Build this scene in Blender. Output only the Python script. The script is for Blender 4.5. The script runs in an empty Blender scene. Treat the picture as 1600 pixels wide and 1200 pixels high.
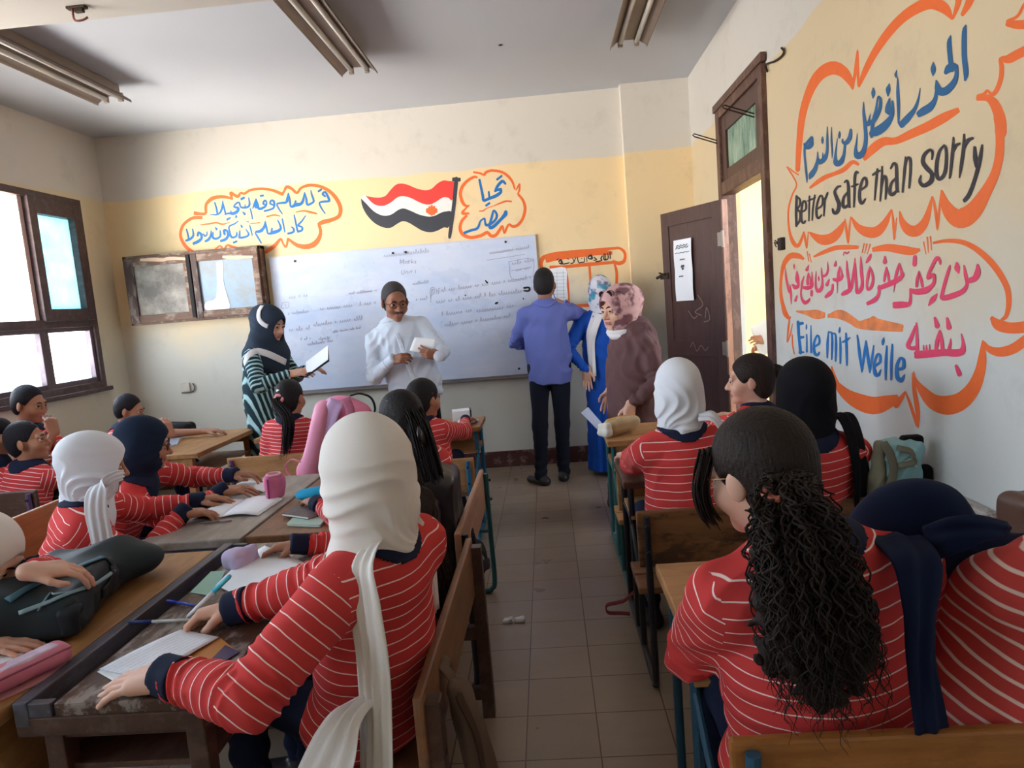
import bpy, math, random
import numpy as np
from mathutils import Vector, Matrix
random.seed(7); rng = np.random.default_rng(7)
SC = bpy.context.scene
COL = SC.collection
# ---------------------------------------------------------------- camera
CF = 1088.62                      # focal length in pixels of the 1600 wide frame
CH = 1.5                          # eye height
CR = np.array([0.99569965, 0.04653925, -0.08010178])
CU = np.array([0.07420705, 0.11693263, 0.99036361])
CW = np.array([-0.05545729, 0.99204882, -0.11297624])
cam = bpy.data.objects.new('camera', bpy.data.cameras.new('camera')); COL.objects.link(cam)
cam.data.sensor_width = 36.0; cam.data.sensor_fit = 'HORIZONTAL'; cam.data.lens = CF/1600*36
cam.data.clip_start = .02
cam.matrix_world = Matrix(((CR[0], CU[0], -CW[0], 0), (CR[1], CU[1], -CW[1], 0), (CR[2], CU[2], -CW[2], CH), (0, 0, 0, 1)))
SC.camera = cam
def at(px, py, **k):
    """point of the place seen at pixel px,py on the plane X=, Y= or Z="""
    d = CW+CR*(px-800)/CF-CU*(py-600)/CF; o = np.array([0, 0, CH])
    (a, v), = k.items(); i = 'XYZ'.index(a)
    return o+(v-o[i])/d[i]*d
# ---------------------------------------------------------------- colour management
SC.view_settings.view_transform = 'Standard'; SC.view_settings.look = 'None'
SC.view_settings.gamma = 1; SC.view_settings.use_curve_mapping = False
SC.view_settings.exposure = EXPOSURE = 0.26
# ---------------------------------------------------------------- world: hazy sky above, sunlit sand coloured ground below
W = bpy.data.worlds.new('sky'); SC.world = W; W.use_nodes = True
nt = W.node_tree; nt.nodes.clear()
tc = nt.nodes.new('ShaderNodeTexCoord'); sx = nt.nodes.new('ShaderNodeSeparateXYZ')
rp = nt.nodes.new('ShaderNodeValToRGB'); bg = nt.nodes.new('ShaderNodeBackground'); wo = nt.nodes.new('ShaderNodeOutputWorld')
mr = nt.nodes.new('ShaderNodeMapRange'); mr.inputs[1].default_value = -1; mr.inputs[2].default_value = 1
nt.links.new(tc.outputs['Generated'], sx.inputs[0]); nt.links.new(sx.outputs[2], mr.inputs[0])
nt.links.new(mr.outputs[0], rp.inputs[0]); dp = nt.nodes.new('ShaderNodeVectorMath'); dp.operation = 'DOT_PRODUCT'; dp.inputs[1].default_value = (-.713, -.631, -.305)   # sunlit pale yard below the windows
nt.links.new(tc.outputs['Generated'], dp.inputs[0]); gl_ = nt.nodes.new('ShaderNodeMapRange'); gl_.interpolation_type = 'SMOOTHSTEP'
for i_, v_ in enumerate((.84, .96, 1.0, 4.6)): gl_.inputs[i_+1].default_value = v_
nt.links.new(dp.outputs['Value'], gl_.inputs[0]); sc_ = nt.nodes.new('ShaderNodeVectorMath'); sc_.operation = 'SCALE'
nt.links.new(rp.outputs[0], sc_.inputs[0]); nt.links.new(gl_.outputs[0], sc_.inputs['Scale']); nt.links.new(sc_.outputs[0], bg.inputs[0]); nt.links.new(bg.outputs[0], wo.inputs[0])
e = rp.color_ramp.elements
e[0].position = 0.0; e[0].color = (.56, .52, .46, 1)
e[1].position = 1.0; e[1].color = (.42, .62, .95, 1)
for p_, c_ in ((.47, (.80, .76, .69, 1)), (.505, (.95, .97, 1, 1)), (.65, (.70, .84, 1, 1))):
    q_ = e.new(p_); q_.color = c_
bg.inputs[1].default_value = 13.0
def portal(name, loc, rot, sx_, sy_):
    l = bpy.data.lights.new(name, 'AREA'); l.shape = 'RECTANGLE'; l.size = sx_; l.size_y = sy_; l.cycles.is_portal = True
    o = bpy.data.objects.new(name, l); COL.objects.link(o); o.location = loc; o.rotation_euler = rot
R90 = math.pi/2
portal('window_daylight', (-4.03, 5.1, 1.88), (0, -R90, 0), 1.7, 1.95)
portal('window_daylight', (-4.03, 2.2, 1.88), (0, -R90, 0), 1.7, 2.0)
portal('window_daylight', (-4.03, -.4, 1.88), (0, -R90, 0), 1.7, 1.6)
portal('door_daylight', (1.50, 4.78, 1.13), (0, R90, 0), 2.3, 1.0)
# ---------------------------------------------------------------- naming helpers
def tag(o, label=None, cat=None, group=None, kind=None):
    if label: o['label'] = label
    if cat: o['category'] = cat
    if group: o['group'] = group
    if kind: o['kind'] = kind
    return o
def empty(name, label, cat, loc=(0, 0, 0), rz=0, group=None):
    o = bpy.data.objects.new(name, None); COL.objects.link(o); o.location = loc; o.rotation_euler = (0, 0, rz)
    o.empty_display_size = .1
    return tag(o, label, cat, group)
def inv(parent):
    M = Matrix.Identity(4)
    while parent is not None:
        M = parent.matrix_basis @ M; parent = parent.parent
    return M.inverted()
class MB:
    """collects shapes, build() links them as ONE mesh object"""
    def __init__(s): s.v = []; s.f = []; s.m = []; s.mi = 0
    def add(s, v, f):
        b = len(s.v); s.v += [tuple(map(float, p)) for p in v]; s.f += [tuple(i+b for i in q) for q in f]; s.m += [s.mi]*len(f); return s
    def box(s, c, d, R=None, bev=0.0):
        hx, hy, hz = (abs(q)/2 for q in d); b = min(bev, hx*.9, hy*.9, hz*.9)
        if b <= 0:
            P = [(x, y, z) for x in (-hx, hx) for y in (-hy, hy) for z in (-hz, hz)]
            F = [(0, 1, 3, 2), (4, 6, 7, 5), (0, 4, 5, 1), (2, 3, 7, 6), (0, 2, 6, 4), (1, 5, 7, 3)]
        else:
            bm = __import__('bmesh').new(); __import__('bmesh').ops.create_cube(bm, size=1)
            for w in bm.verts: w.co = Vector((w.co.x*2*hx, w.co.y*2*hy, w.co.z*2*hz))
            __import__('bmesh').ops.bevel(bm, geom=bm.edges[:], offset=b, segments=2, affect='EDGES', profile=.6)
            bm.verts.index_update(); P = [w.co.copy() for w in bm.verts]; F = [tuple(w.index for w in q.verts) for q in bm.faces]; bm.free()
        M = R if R is not None else Matrix.Identity(3); c = Vector(c)
        return s.add([c+M @ Vector(p) for p in P], F)
    def b2(s, lo, hi, bev=0.0):
        return s.box([(a+b)/2 for a, b in zip(lo, hi)], [b-a for a, b in zip(lo, hi)], None, bev)
    def tube(s, pts, r, n=10, cap=True):
        pts = [Vector(p) for p in pts]; r = r if isinstance(r, (list, tuple)) else [r]*len(pts); rings = []
        u = None
        for i, p in enumerate(pts):
            t = (pts[min(i+1, len(pts)-1)]-pts[max(i-1, 0)]).normalized()
            if u is None:
                u = t.orthogonal().normalized()
            u = (u-t*u.dot(t)).normalized(); w = t.cross(u)
            rings.append([p+(u*math.cos(a)+w*math.sin(a))*r[i] for a in [2*math.pi*k/n for k in range(n)]])
        V = [q for g in rings for q in g]; F = []
        for i in range(len(pts)-1):
            for k in range(n): F.append((i*n+k, i*n+(k+1) % n, (i+1)*n+(k+1) % n, (i+1)*n+k))
        if cap: F += [tuple(range(n))[::-1], tuple((len(pts)-1)*n+k for k in range(n))]
        return s.add(V, F)
    def ribbon(s, pts, lat, width, thick, n=12, folds=0, amp=0.0, ph=0):
        """thick cloth strip swept along pts; lat = sideways direction(s)"""
        pts = [Vector(p) for p in pts]; m = len(pts); V = []; F = []
        for i, p in enumerate(pts):
            t = (pts[min(i+1, m-1)]-pts[max(i-1, 0)]).normalized()
            l = Vector(lat[i] if isinstance(lat[0], (list, tuple, Vector, np.ndarray)) else lat); l = (l-t*l.dot(t)).normalized(); nn = t.cross(l)
            w = width[i] if isinstance(width, (list, tuple)) else width
            up = []; dn = []
            for k in range(n+1):
                q = k/n; o = amp*math.sin(folds*math.pi*2*q+ph+i*.25)*(1-.6*abs(2*q-1)); e_ = thick*(1-abs(2*q-1)**4*.8)/2
                c = p+l*(q-.5)*w+nn*o
                up.append(c+nn*e_); dn.append(c-nn*e_)
            V += up+dn[::-1]
        N = 2*(n+1)
        for i in range(m-1):
            for k in range(N): F.append((i*N+k, i*N+(k+1) % N, (i+1)*N+(k+1) % N, (i+1)*N+k))
        F += [tuple(range(N))[::-1], tuple((m-1)*N+k for k in range(N))]
        return s.add(V, F)
    def build(s, name, mats, parent=None, smooth=False, world=False):
        me = bpy.data.meshes.new(name); V = s.v
        if world and parent is not None:
            M = inv(parent); V = [M @ Vector(p) for p in V]
        me.from_pydata(V, [], s.f); me.update()
        for m in (mats if isinstance(mats, (list, tuple)) else [mats]): me.materials.append(m)
        if any(s.m): me.polygons.foreach_set('material_index', s.m)
        if smooth: me.shade_smooth()
        o = bpy.data.objects.new(name, me); COL.objects.link(o); o.parent = parent
        return o
def structure(o): o['kind'] = 'structure'; return o
def crom(pts, n=4):
    """Catmull-Rom through tuples"""
    P = np.array(pts, float)
    if len(P) < 3: return P
    P = np.vstack([2*P[0]-P[1], P, 2*P[-1]-P[-2]]); out = []
    for i in range(1, len(P)-2):
        a, b, c, d = P[i-1:i+3]
        for t in np.linspace(0, 1, n, endpoint=False):
            out.append(.5*((2*b)+(c-a)*t+(2*a-5*b+4*c-d)*t*t+(3*b-a-3*c+d)*t**3))
    out.append(P[-2]); return np.array(out)
# ---------------------------------------------------------------- materials
def lin(c):
    return tuple(((x/255+.055)/1.055)**2.4 if x > 10 else x/255/12.92 for x in c)+(1,)
class NT:
    def __init__(s, name):
        s.m = bpy.data.materials.new(name); s.m.use_nodes = True; s.t = s.m.node_tree
        s.b = s.t.nodes['Principled BSDF']; s.out = s.t.nodes['Material Output']
    def n(s, typ, **k):
        x = s.t.nodes.new('ShaderNode'+typ)
        for a, v in k.items():
            if a.startswith('i_'):
                kk = a[2:]; x.inputs[int(kk) if kk.isdigit() else kk.replace('_', ' ')].default_value = v
            else: setattr(x, a, v)
        return x
    def l(s, a, b): s.t.links.new(a, b)
    def mixc(s, fac, a, b, mode='MIX'):
        x = s.t.nodes.new('ShaderNodeMix'); x.data_type = 'RGBA'; x.blend_type = mode
        for sock, val in ((x.inputs[0], fac), (x.inputs[6], a), (x.inputs[7], b)):
            if isinstance(val, (int, float, tuple)): sock.default_value = val
            else: s.l(val, sock)
        return x.outputs[2]
    def noise(s, scale, detail=3, vec=None, rough=.55):
        x = s.n('TexNoise', i_Scale=scale, i_Detail=detail, i_Roughness=rough)
        if vec is not None: s.l(vec, x.inputs['Vector'])
        return x.outputs[0]
    def ramp(s, fac, stops):
        x = s.t.nodes.new('ShaderNodeValToRGB'); e = x.color_ramp.elements
        while len(e) < len(stops): e.new(.5)
        for q, (p, c) in zip(e, stops): q.position = p; q.color = c if isinstance(c, tuple) else (c, c, c, 1)
        s.l(fac, x.inputs[0]); return x.outputs[0]
    def math(s, op, a, b=0.0, c=0.0):
        x = s.t.nodes.new('ShaderNodeMath'); x.operation = op
        for sock, v in zip(x.inputs, (a, b, c)):
            if isinstance(v, (int, float)): sock.default_value = v
            else: s.l(v, sock)
        return x.outputs[0]
    def obj(s): return s.n('TexCoord').outputs['Object']
    def pos(s): return s.n('NewGeometry').outputs['Position']
    def scaled(s, vec, sc):
        x = s.n('Mapping'); x.inputs['Scale'].default_value = sc; s.l(vec, x.inputs[0]); return x.outputs[0]
    def bump(s, h, strength=.3, dist=.01):
        x = s.n('Bump', i_Strength=strength, i_Distance=dist); s.l(h, x.inputs['Height']); s.l(x.outputs[0], s.b.inputs['Normal'])
    def col(s, c):
        if isinstance(c, tuple): s.b.inputs['Base Color'].default_value = c
        else: s.l(c, s.b.inputs['Base Color'])
        return s
    def rough(s, r):
        if isinstance(r, (int, float)): s.b.inputs['Roughness'].default_value = r
        else: s.l(r, s.b.inputs['Roughness'])
        return s
_M = {}
def cloth(name, c, rough=.85, var=.12, scale=14, bump=.15, weave=True):
    if name in _M: return _M[name]
    t = NT(name); v = t.obj(); c = lin(c)
    d = tuple(x*(1-var) for x in c[:3])+(1,); b = tuple(min(1, x*(1+var)) for x in c[:3])+(1,)
    t.col(t.mixc(t.noise(scale, 3, v), d, b)); t.rough(rough)
    t.b.inputs['Specular IOR Level'].default_value = .25
    if bump: t.bump(t.noise(260 if weave else 40, 2, v), bump, .002)
    _M[name] = t.m; return t.m
def plain(name, c, rough=.5, metal=0.0, var=.08, scale=20, bump=0.0, spec=.5):
    if name in _M: return _M[name]
    t = NT(name); v = t.obj(); c = lin(c)
    d = tuple(x*(1-var) for x in c[:3])+(1,); b = tuple(min(1, x*(1+var)) for x in c[:3])+(1,)
    t.col(t.mixc(t.noise(scale, 3, v), d, b)); t.rough(rough); t.b.inputs['Metallic'].default_value = metal
    t.b.inputs['Specular IOR Level'].default_value = spec
    if bump: t.bump(t.noise(scale*3, 3, v), bump, .004)
    _M[name] = t.m; return t.m
def wood(name, c1, c2, wear=None, wamt=.5, rough=.55, axis=0, wscale=9):
    if name in _M: return _M[name]
    t = NT(name); v = t.obj(); sc = [28, 28, 28]; sc[axis] = 2.2
    g = t.noise(1.0, 5, t.scaled(v, sc), .65); big = t.noise(2.5, 2, v)
    base = t.mixc(t.ramp(g, ((.3, 0.0), (.7, 1.0))), lin(c1), lin(c2))
    base = t.mixc(t.math('MULTIPLY', big, .35), base, tuple(x*.55 for x in lin(c1)[:3])+(1,))
    if wear:
        sc2 = [wscale*1.6]*3; sc2[axis] = wscale*.7
        wn = t.ramp(t.noise(1.0, 8, t.scaled(v, sc2), .72), ((.5, 0.0), (.58, 1.0)))
        base = t.mixc(t.math('MULTIPLY', wn, wamt), base, lin(wear))
    t.col(base); t.rough(rough); t.bump(g, .25, .003)
    _M[name] = t.m; return t.m
# ---------------------------------------------------------------- implicit surfaces (bodies, cloth, bags)
def A3(p): return np.asarray(p, np.float32)
def unit(v): v = np.asarray(v, float); return v/max(np.linalg.norm(v), 1e-9)
class RC:
    """tapered capsule, optionally flattened along n by factor q"""
    def __init__(s, a, b, ra, rb=None, n=None, q=1.0, disp=None):
        s.a = A3(a); s.b = A3(b); s.ra = ra; s.rb = ra if rb is None else rb; s.n = None if n is None else A3(unit(n)); s.q = q; s.disp = disp
        r = max(s.ra, s.rb); s.lo = np.minimum(s.a, s.b)-r; s.hi = np.maximum(s.a, s.b)+r
    def ev(s, X, Y, Z):
        ab = s.b-s.a; L2 = max(float(ab @ ab), 1e-10)
        px, py, pz = X-s.a[0], Y-s.a[1], Z-s.a[2]
        t = np.clip((px*ab[0]+py*ab[1]+pz*ab[2])/L2, 0, 1)
        vx, vy, vz = px-t*ab[0], py-t*ab[1], pz-t*ab[2]
        if s.n is not None:
            k = (vx*s.n[0]+vy*s.n[1]+vz*s.n[2])*(1/s.q-1); vx = vx+k*s.n[0]; vy = vy+k*s.n[1]; vz = vz+k*s.n[2]
        d = np.sqrt(vx*vx+vy*vy+vz*vz)-(s.ra+(s.rb-s.ra)*t)
        if s.n is not None and s.q < 1: d = d*(.5+.5*s.q)
        if s.disp: d = d+s.disp(t, X, Y, Z)
        return d
class EL:
    """ellipsoid: centre, radii, axes (rows)"""
    def __init__(s, c, r, R=None, disp=None):
        s.c = A3(c); s.r = A3(r if np.ndim(r) else [r]*3); s.R = np.eye(3, dtype=np.float32) if R is None else A3(R); s.disp = disp
        ext = np.sqrt(((s.R*s.r[:, None])**2).sum(0)); s.lo = s.c-ext; s.hi = s.c+ext
    def ev(s, X, Y, Z):
        px, py, pz = X-s.c[0], Y-s.c[1], Z-s.c[2]; k0 = 0; k1 = 0
        for i in range(3):
            u = (s.R[i, 0]*px+s.R[i, 1]*py+s.R[i, 2]*pz)/s.r[i]; k0 = k0+u*u; k1 = k1+(u/s.r[i])**2
        k0 = np.sqrt(k0); d = k0*(k0-1)/np.maximum(np.sqrt(k1), 1e-6)
        if s.disp: d = d+s.disp(None, X, Y, Z)
        return d
class BX:
    """rounded box: centre, half sizes, axes (rows), corner radius"""
    def __init__(s, c, h, R=None, r=.01, disp=None):
        s.c = A3(c); s.h = A3(h); s.R = np.eye(3, dtype=np.float32) if R is None else A3(R); s.r = r; s.disp = disp
        ext = np.abs(s.R.T) @ s.h; s.lo = s.c-ext; s.hi = s.c+ext
    def ev(s, X, Y, Z):
        px, py, pz = X-s.c[0], Y-s.c[1], Z-s.c[2]; o = 0; m = -9.
        for i in range(3):
            u = np.abs(s.R[i, 0]*px+s.R[i, 1]*py+s.R[i, 2]*pz)-(s.h[i]-s.r); o = o+np.maximum(u, 0)**2; m = np.maximum(m, u)
        d = np.sqrt(o)+np.minimum(m, 0)-s.r
        if s.disp: d = d+s.disp(None, X, Y, Z)
        return d
class PL:
    """half space n.p < c"""
    def __init__(s, p, n): s.n = A3(unit(n)); s.c = float(s.n @ A3(p)); s.lo = s.hi = None
    def ev(s, X, Y, Z): return X*s.n[0]+Y*s.n[1]+Z*s.n[2]-s.c
def surface(ops, res, disp=None, pad=.02):
    """ops: (prim, k[, 'add'|'sub'|'int']) -> verts, quads"""
    P = [o for o in ops if (o[2] if len(o) > 2 else 'add') == 'add']
    lo = np.min([o[0].lo-o[1]*.5 for o in P], 0)-pad; hi = np.max([o[0].hi+o[1]*.5 for o in P], 0)+pad
    n = np.ceil((hi-lo)/res).astype(int)+1
    ax = [(lo[i]+res*np.arange(n[i])).astype(np.float32) for i in range(3)]
    F = np.full(n, .2, np.float32)
    for o in ops:
        p, k = o[0], o[1]; mode = o[2] if len(o) > 2 else 'add'
        if p.lo is not None and mode != 'int':
            m = k+.025; i0 = np.clip(((p.lo-m-lo)/res).astype(int), 0, n-1); i1 = np.clip(((p.hi+m-lo)/res).astype(int)+2, 1, n)
        else: i0 = np.zeros(3, int); i1 = n
        if (i1 <= i0).any(): continue
        sl = tuple(slice(a, b) for a, b in zip(i0, i1))
        d = p.ev(ax[0][sl[0], None, None], ax[1][None, sl[1], None], ax[2][None, None, sl[2]]).astype(np.float32)
        S = F[sl]
        if mode == 'add': h = np.maximum(k-np.abs(S-d), 0)/max(k, 1e-6); F[sl] = np.minimum(S, d)-h*h*k*.25
        else:
            if mode == 'sub': d = -d
            h = np.maximum(k-np.abs(S-d), 0)/max(k, 1e-6); F[sl] = np.maximum(S, d)+h*h*k*.25
    if disp is not None:
        F += disp(ax[0][:, None, None], ax[1][None, :, None], ax[2][None, None, :])
    for i in range(3):
        sl = [slice(None)]*3; sl[i] = 0; F[tuple(sl)] = .1; sl[i] = -1; F[tuple(sl)] = .1
    s = F < 0
    c = np.zeros(n-1, np.int8)
    for dx in (0, 1):
        for dy in (0, 1):
            for dz in (0, 1): c += s[dx:n[0]-1+dx, dy:n[1]-1+dy, dz:n[2]-1+dz]
    act = (c > 0) & (c < 8); I = np.argwhere(act)
    idx = np.full(n-1, -1, np.int32); idx[act] = np.arange(len(I))
    V = np.zeros((len(I), 3)); cnt = np.zeros(len(I))
    cor = [(0, 0, 0), (1, 0, 0), (0, 1, 0), (1, 1, 0), (0, 0, 1), (1, 0, 1), (0, 1, 1), (1, 1, 1)]
    fv = [F[I[:, 0]+a, I[:, 1]+b, I[:, 2]+d] for a, b, d in cor]
    for a in range(8):
        for ax_ in (1, 2, 4):
            b = a | ax_
            if a & ax_: continue
            f0, f1 = fv[a], fv[b]; m = (f0 < 0) != (f1 < 0)
            t = np.where(m, f0/np.where(m, f0-f1, 1), 0)
            pt = np.array(cor[a])[None]+t[:, None]*(np.array(cor[b])-np.array(cor[a]))[None]
            V += pt*m[:, None]; cnt += m
    V = lo+(I+V/np.maximum(cnt, 1)[:, None])*res
    Q = []
    for a in range(3):
        b, d = (a+1) % 3, (a+2) % 3
        s0 = [slice(None)]*3; s1 = [slice(None)]*3; s0[a] = slice(0, -1); s1[a] = slice(1, None)
        s0[b] = s1[b] = slice(1, -1); s0[d] = s1[d] = slice(1, -1)
        A, B = s[tuple(s0)], s[tuple(s1)]
        E = np.argwhere(A != B); off = np.zeros(3, int); off[b] = off[d] = 1; E = E+off
        eb = np.zeros(3, int); eb[b] = 1; ed = np.zeros(3, int); ed[d] = 1
        g = lambda q: idx[q[:, 0], q[:, 1], q[:, 2]]
        q = np.stack([g(E-eb-ed), g(E-ed), g(E), g(E-eb)], 1)
        fl = s[E[:, 0], E[:, 1], E[:, 2]]
        q[~fl] = q[~fl][:, ::-1]; Q.append(q)
    return V, np.vstack(Q)
def npmesh(name, V, Q, mats, parent=None, mi=None, smooth=True, corner=None):
    if parent is not None:
        M = np.array(inv(parent)); V = V @ M[:3, :3].T+M[:3, 3]
    me = bpy.data.meshes.new(name); k = Q.shape[1]
    me.vertices.add(len(V)); me.vertices.foreach_set('co', V.astype(np.float32).ravel())
    me.loops.add(Q.size); me.loops.foreach_set('vertex_index', Q.astype(np.int32).ravel())
    me.polygons.add(len(Q)); me.polygons.foreach_set('loop_start', np.arange(0, Q.size, k, dtype=np.int32))
    for m in (mats if isinstance(mats, (list, tuple)) else [mats]): me.materials.append(m)
    if mi is not None: me.polygons.foreach_set('material_index', mi.astype(np.int32))
    me.update(calc_edges=True); me.validate()
    if smooth: me.shade_smooth()
    if corner is not None:
        at_ = me.attributes.new('st', 'FLOAT', 'CORNER'); at_.data.foreach_set('value', corner.astype(np.float32).ravel())
    o = bpy.data.objects.new(name, me); COL.objects.link(o); o.parent = parent
    return o
def sdf(name, ops, res, mats, parent=None, disp=None, **k):
    V, Q = surface(ops, res, disp); return npmesh(name, V, Q, mats, parent, **k)
def wrinkle(amp, f, seed):
    r = np.random.default_rng(seed); D = r.normal(size=(5, 3)); D /= np.linalg.norm(D, axis=1)[:, None]; ph = r.uniform(0, 6.3, 5); ff = f*r.uniform(.6, 1.7, 5)
    def g(X, Y, Z):
        o = 0
        for i in range(5): o = o+np.sin((D[i, 0]*X+D[i, 1]*Y+D[i, 2]*Z)*ff[i]+ph[i]+1.3*np.sin((D[i-1, 0]*X+D[i-1, 1]*Y+D[i-1, 2]*Z)*ff[i]*.5))
        return (amp*.4*o).astype(np.float32)
    return g
# ---------------------------------------------------------------- the room
YB, XR, XL, ZC = 6.39, 1.362, -3.982, 3.3045
YR = -1.7; T = .22
def wall_mat(name, base_hi, base_mid, base_lo):
    t = NT(name); p = t.pos(); z = t.n('SeparateXYZ'); t.l(p, z.inputs[0]); Z = z.outputs[2]
    n1 = t.noise(1.3, 5, p); n2 = t.noise(7, 4, p)
    zz = t.math('ADD', Z, t.math('MULTIPLY', t.math('SUBTRACT', n1, .5), .16))
    f1 = t.ramp(t.math('SUBTRACT', zz, 2.2), ((.525, 0.0), (.54, 1.0)))
    zl = t.math('ADD', Z, t.math('MULTIPLY', t.math('SUBTRACT', n1, .5), .9))
    f0 = t.ramp(t.math('SUBTRACT', zl, 1.0), ((.25, 0.0), (.75, 1.0)))
    c = t.mixc(f0, lin(base_lo), lin(base_mid)); c = t.mixc(f1, c, lin(base_hi))
    st = t.ramp(t.noise(3.1, 6, p, .7), ((.55, 0.0), (.8, 1.0)))
    c = t.mixc(t.math('MULTIPLY', st, .30), c, lin((150, 140, 128)))
    sp = t.ramp(t.noise(46, 3, p), ((.70, 0.0), (.74, 1.0))); big = t.ramp(t.noise(1.1, 2, p), ((.5, 0.0), (.7, 1.0)))
    c = t.mixc(t.math('MULTIPLY', t.math('MULTIPLY', sp, big), .35), c, lin((105, 95, 88)))
    t.col(c); t.rough(.75); t.bump(n2, .12, .02); return t.m
M_wall = wall_mat('wall_paint', (216, 209, 199), (238, 212, 166), (208, 205, 194))
M_wallL = wall_mat('wall_paint_side', (212, 206, 197), (220, 204, 172), (212, 204, 186)); M_wallR = wall_mat('wall_paint_door_side', (210, 205, 198), (216, 196, 160), (206, 210, 208))
M_ceil = plain('ceiling_paint', (196, 199, 206), .85, var=.04, scale=1.4, bump=.05)
M_beam = plain('beam_paint', (200, 194, 186), .85, var=.04, scale=2)
M_skirt = NT('skirting_tile'); _v = M_skirt.pos()
M_skirt.col(M_skirt.mixc(M_skirt.ramp(M_skirt.noise(11, 6, _v, .7), ((.55, 0.0), (.63, 1.0))), lin((78, 42, 40)), lin((128, 104, 98)))).rough(.5); M_skirt = M_skirt.m
# floor: 25 cm cement tiles with dark joints
t = NT('floor_tiles'); p = t.pos()
br = t.n('TexBrick', offset=0.0, squash=1.0); mp = t.n('Mapping'); mp.inputs['Location'].default_value = (.17484+2, -2.14554+5, 0); t.l(p, mp.inputs[0]); t.l(mp.outputs[0], br.inputs['Vector'])
for k_, v_ in (('Scale', 1.0), ('Mortar Size', .0028), ('Mortar Smooth', .3), ('Brick Width', .25), ('Row Height', .25)): br.inputs[k_].default_value = v_
br.inputs['Color1'].default_value = lin((150, 132, 114)); br.inputs['Color2'].default_value = lin((138, 120, 104)); br.inputs['Mortar'].default_value = lin((82, 52, 40))
sp = t.ramp(t.noise(60, 4, p), ((.62, 0.0), (.72, 1.0))); st = t.ramp(t.noise(3.5, 6, t.scaled(p, (1, 3, 1)), .7), ((.45, 0.0), (.8, 1.0)))
c = t.mixc(t.math('MULTIPLY', sp, .25), br.outputs[0], lin((92, 78, 66))); c = t.mixc(t.math('MULTIPLY', st, .3), c, lin((112, 98, 86)))
t.col(c); t.rough(t.ramp(t.noise(5, 4, p), ((.3, .27), (.7, .38)))); t.bump(br.outputs[1], -.3, .003); M_floor = t.m
structure(MB().b2((XL-T, YR, -.1), (XR+.121, YB+T, 0)).build('floor', M_floor))
structure(MB().b2((XL-T, YR, ZC), (XR+T, YB+T, ZC+.15)).build('ceiling', M_ceil))
structure(MB().b2((XL-T, YB, 0), (XR+T, YB+T, ZC)).build('wall_back', M_wall))
structure(MB().b2((XL-T, YR-T, 0), (XR+T, YR, ZC)).build('wall_rear', M_wall))
structure(MB().b2((.783, YB-.10, 0), (XR, YB+.01, ZC)).build('trim_1', M_wall))          # shallow pier in the corner
structure(MB().b2((XL, 2.95, 2.95), (XR, 3.28, ZC+.01)).build('trim_2', M_beam))      # ceiling beam
DY0, DY1, DZ = 4.262, 5.30, 2.76        # door opening with fanlight
TR = .12; m = MB(); m.b2((XR, YR, 0), (XR+TR, DY0, ZC)); m.b2((XR, DY1, 0), (XR+TR, YB, ZC)); m.b2((XR, DY0, DZ), (XR+TR, DY1, ZC))
structure(m.build('wall_right', M_wallR))
WN = [(4.15, 6.03), (1.2, 3.1), (-1.2, .4)]; WZ0, WZ1 = 1.06, 2.70
m = MB(); m.b2((XL-T, YR, 0), (XL, YB, WZ0)); m.b2((XL-T, YR, WZ1), (XL, YB, ZC))
ys = [YR]+[q for a, b in sorted(WN) for q in (a, b)]+[YB]
for i in range(0, len(ys), 2): m.b2((XL-T, ys[i], WZ0), (XL, ys[i+1], WZ1))
structure(m.build('wall_left', M_wallL))
for i, (lo, hi) in enumerate([((XL, YB-.014, 0), (.783, YB, .15)), ((.783, YB-.114, 0), (XR, YB-.1, .15)), ((XL, YR, 0), (XL+.014, YB-.014, .15))]):
    structure(MB().b2(lo, hi, .003).build('baseboard_'+('back', 'corner', 'left')[i], M_skirt))
structure(MB().b2((XR-.014, YR, 0), (XR, DY0-.12, .15), .003).build('baseboard_right', M_skirt))
# worn dado ledge on the right wall
t = NT('ledge_paint'); p = t.pos(); t.col(t.mixc(t.ramp(t.noise(14, 7, t.scaled(p, (1, .5, 1)), .75), ((.48, 0.0), (.56, 1.0))), lin((186, 180, 174)), lin((120, 96, 88)))).rough(.7); t.bump(t.noise(40, 4, p), .4, .01)
m = MB(); m.b2((XR-.045, .2, .655), (XR, 2.75, .74), .012); m.b2((XR-.012, .2, .60), (XR, 2.75, .66), .004); structure(m.build('trim_3', t.m))
# crack lines / nail holes on walls and ceiling
M_hole = plain('nail_hole', (40, 34, 30), .9)
def disc(c, n, r, name, label, cat):
    n = Vector(n); u = n.orthogonal().normalized(); w = n.cross(u)
    m = MB(); m.tube([Vector(c), Vector(c)+n*.004], r, 8); return tag(m.build(name, M_hole), label, cat)
disc(at(782, 70, Z=ZC), (0, 0, -1), .014, 'ceiling_hook', 'small dark hook stub in the ceiling right of the middle lamp', 'hook')
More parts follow.
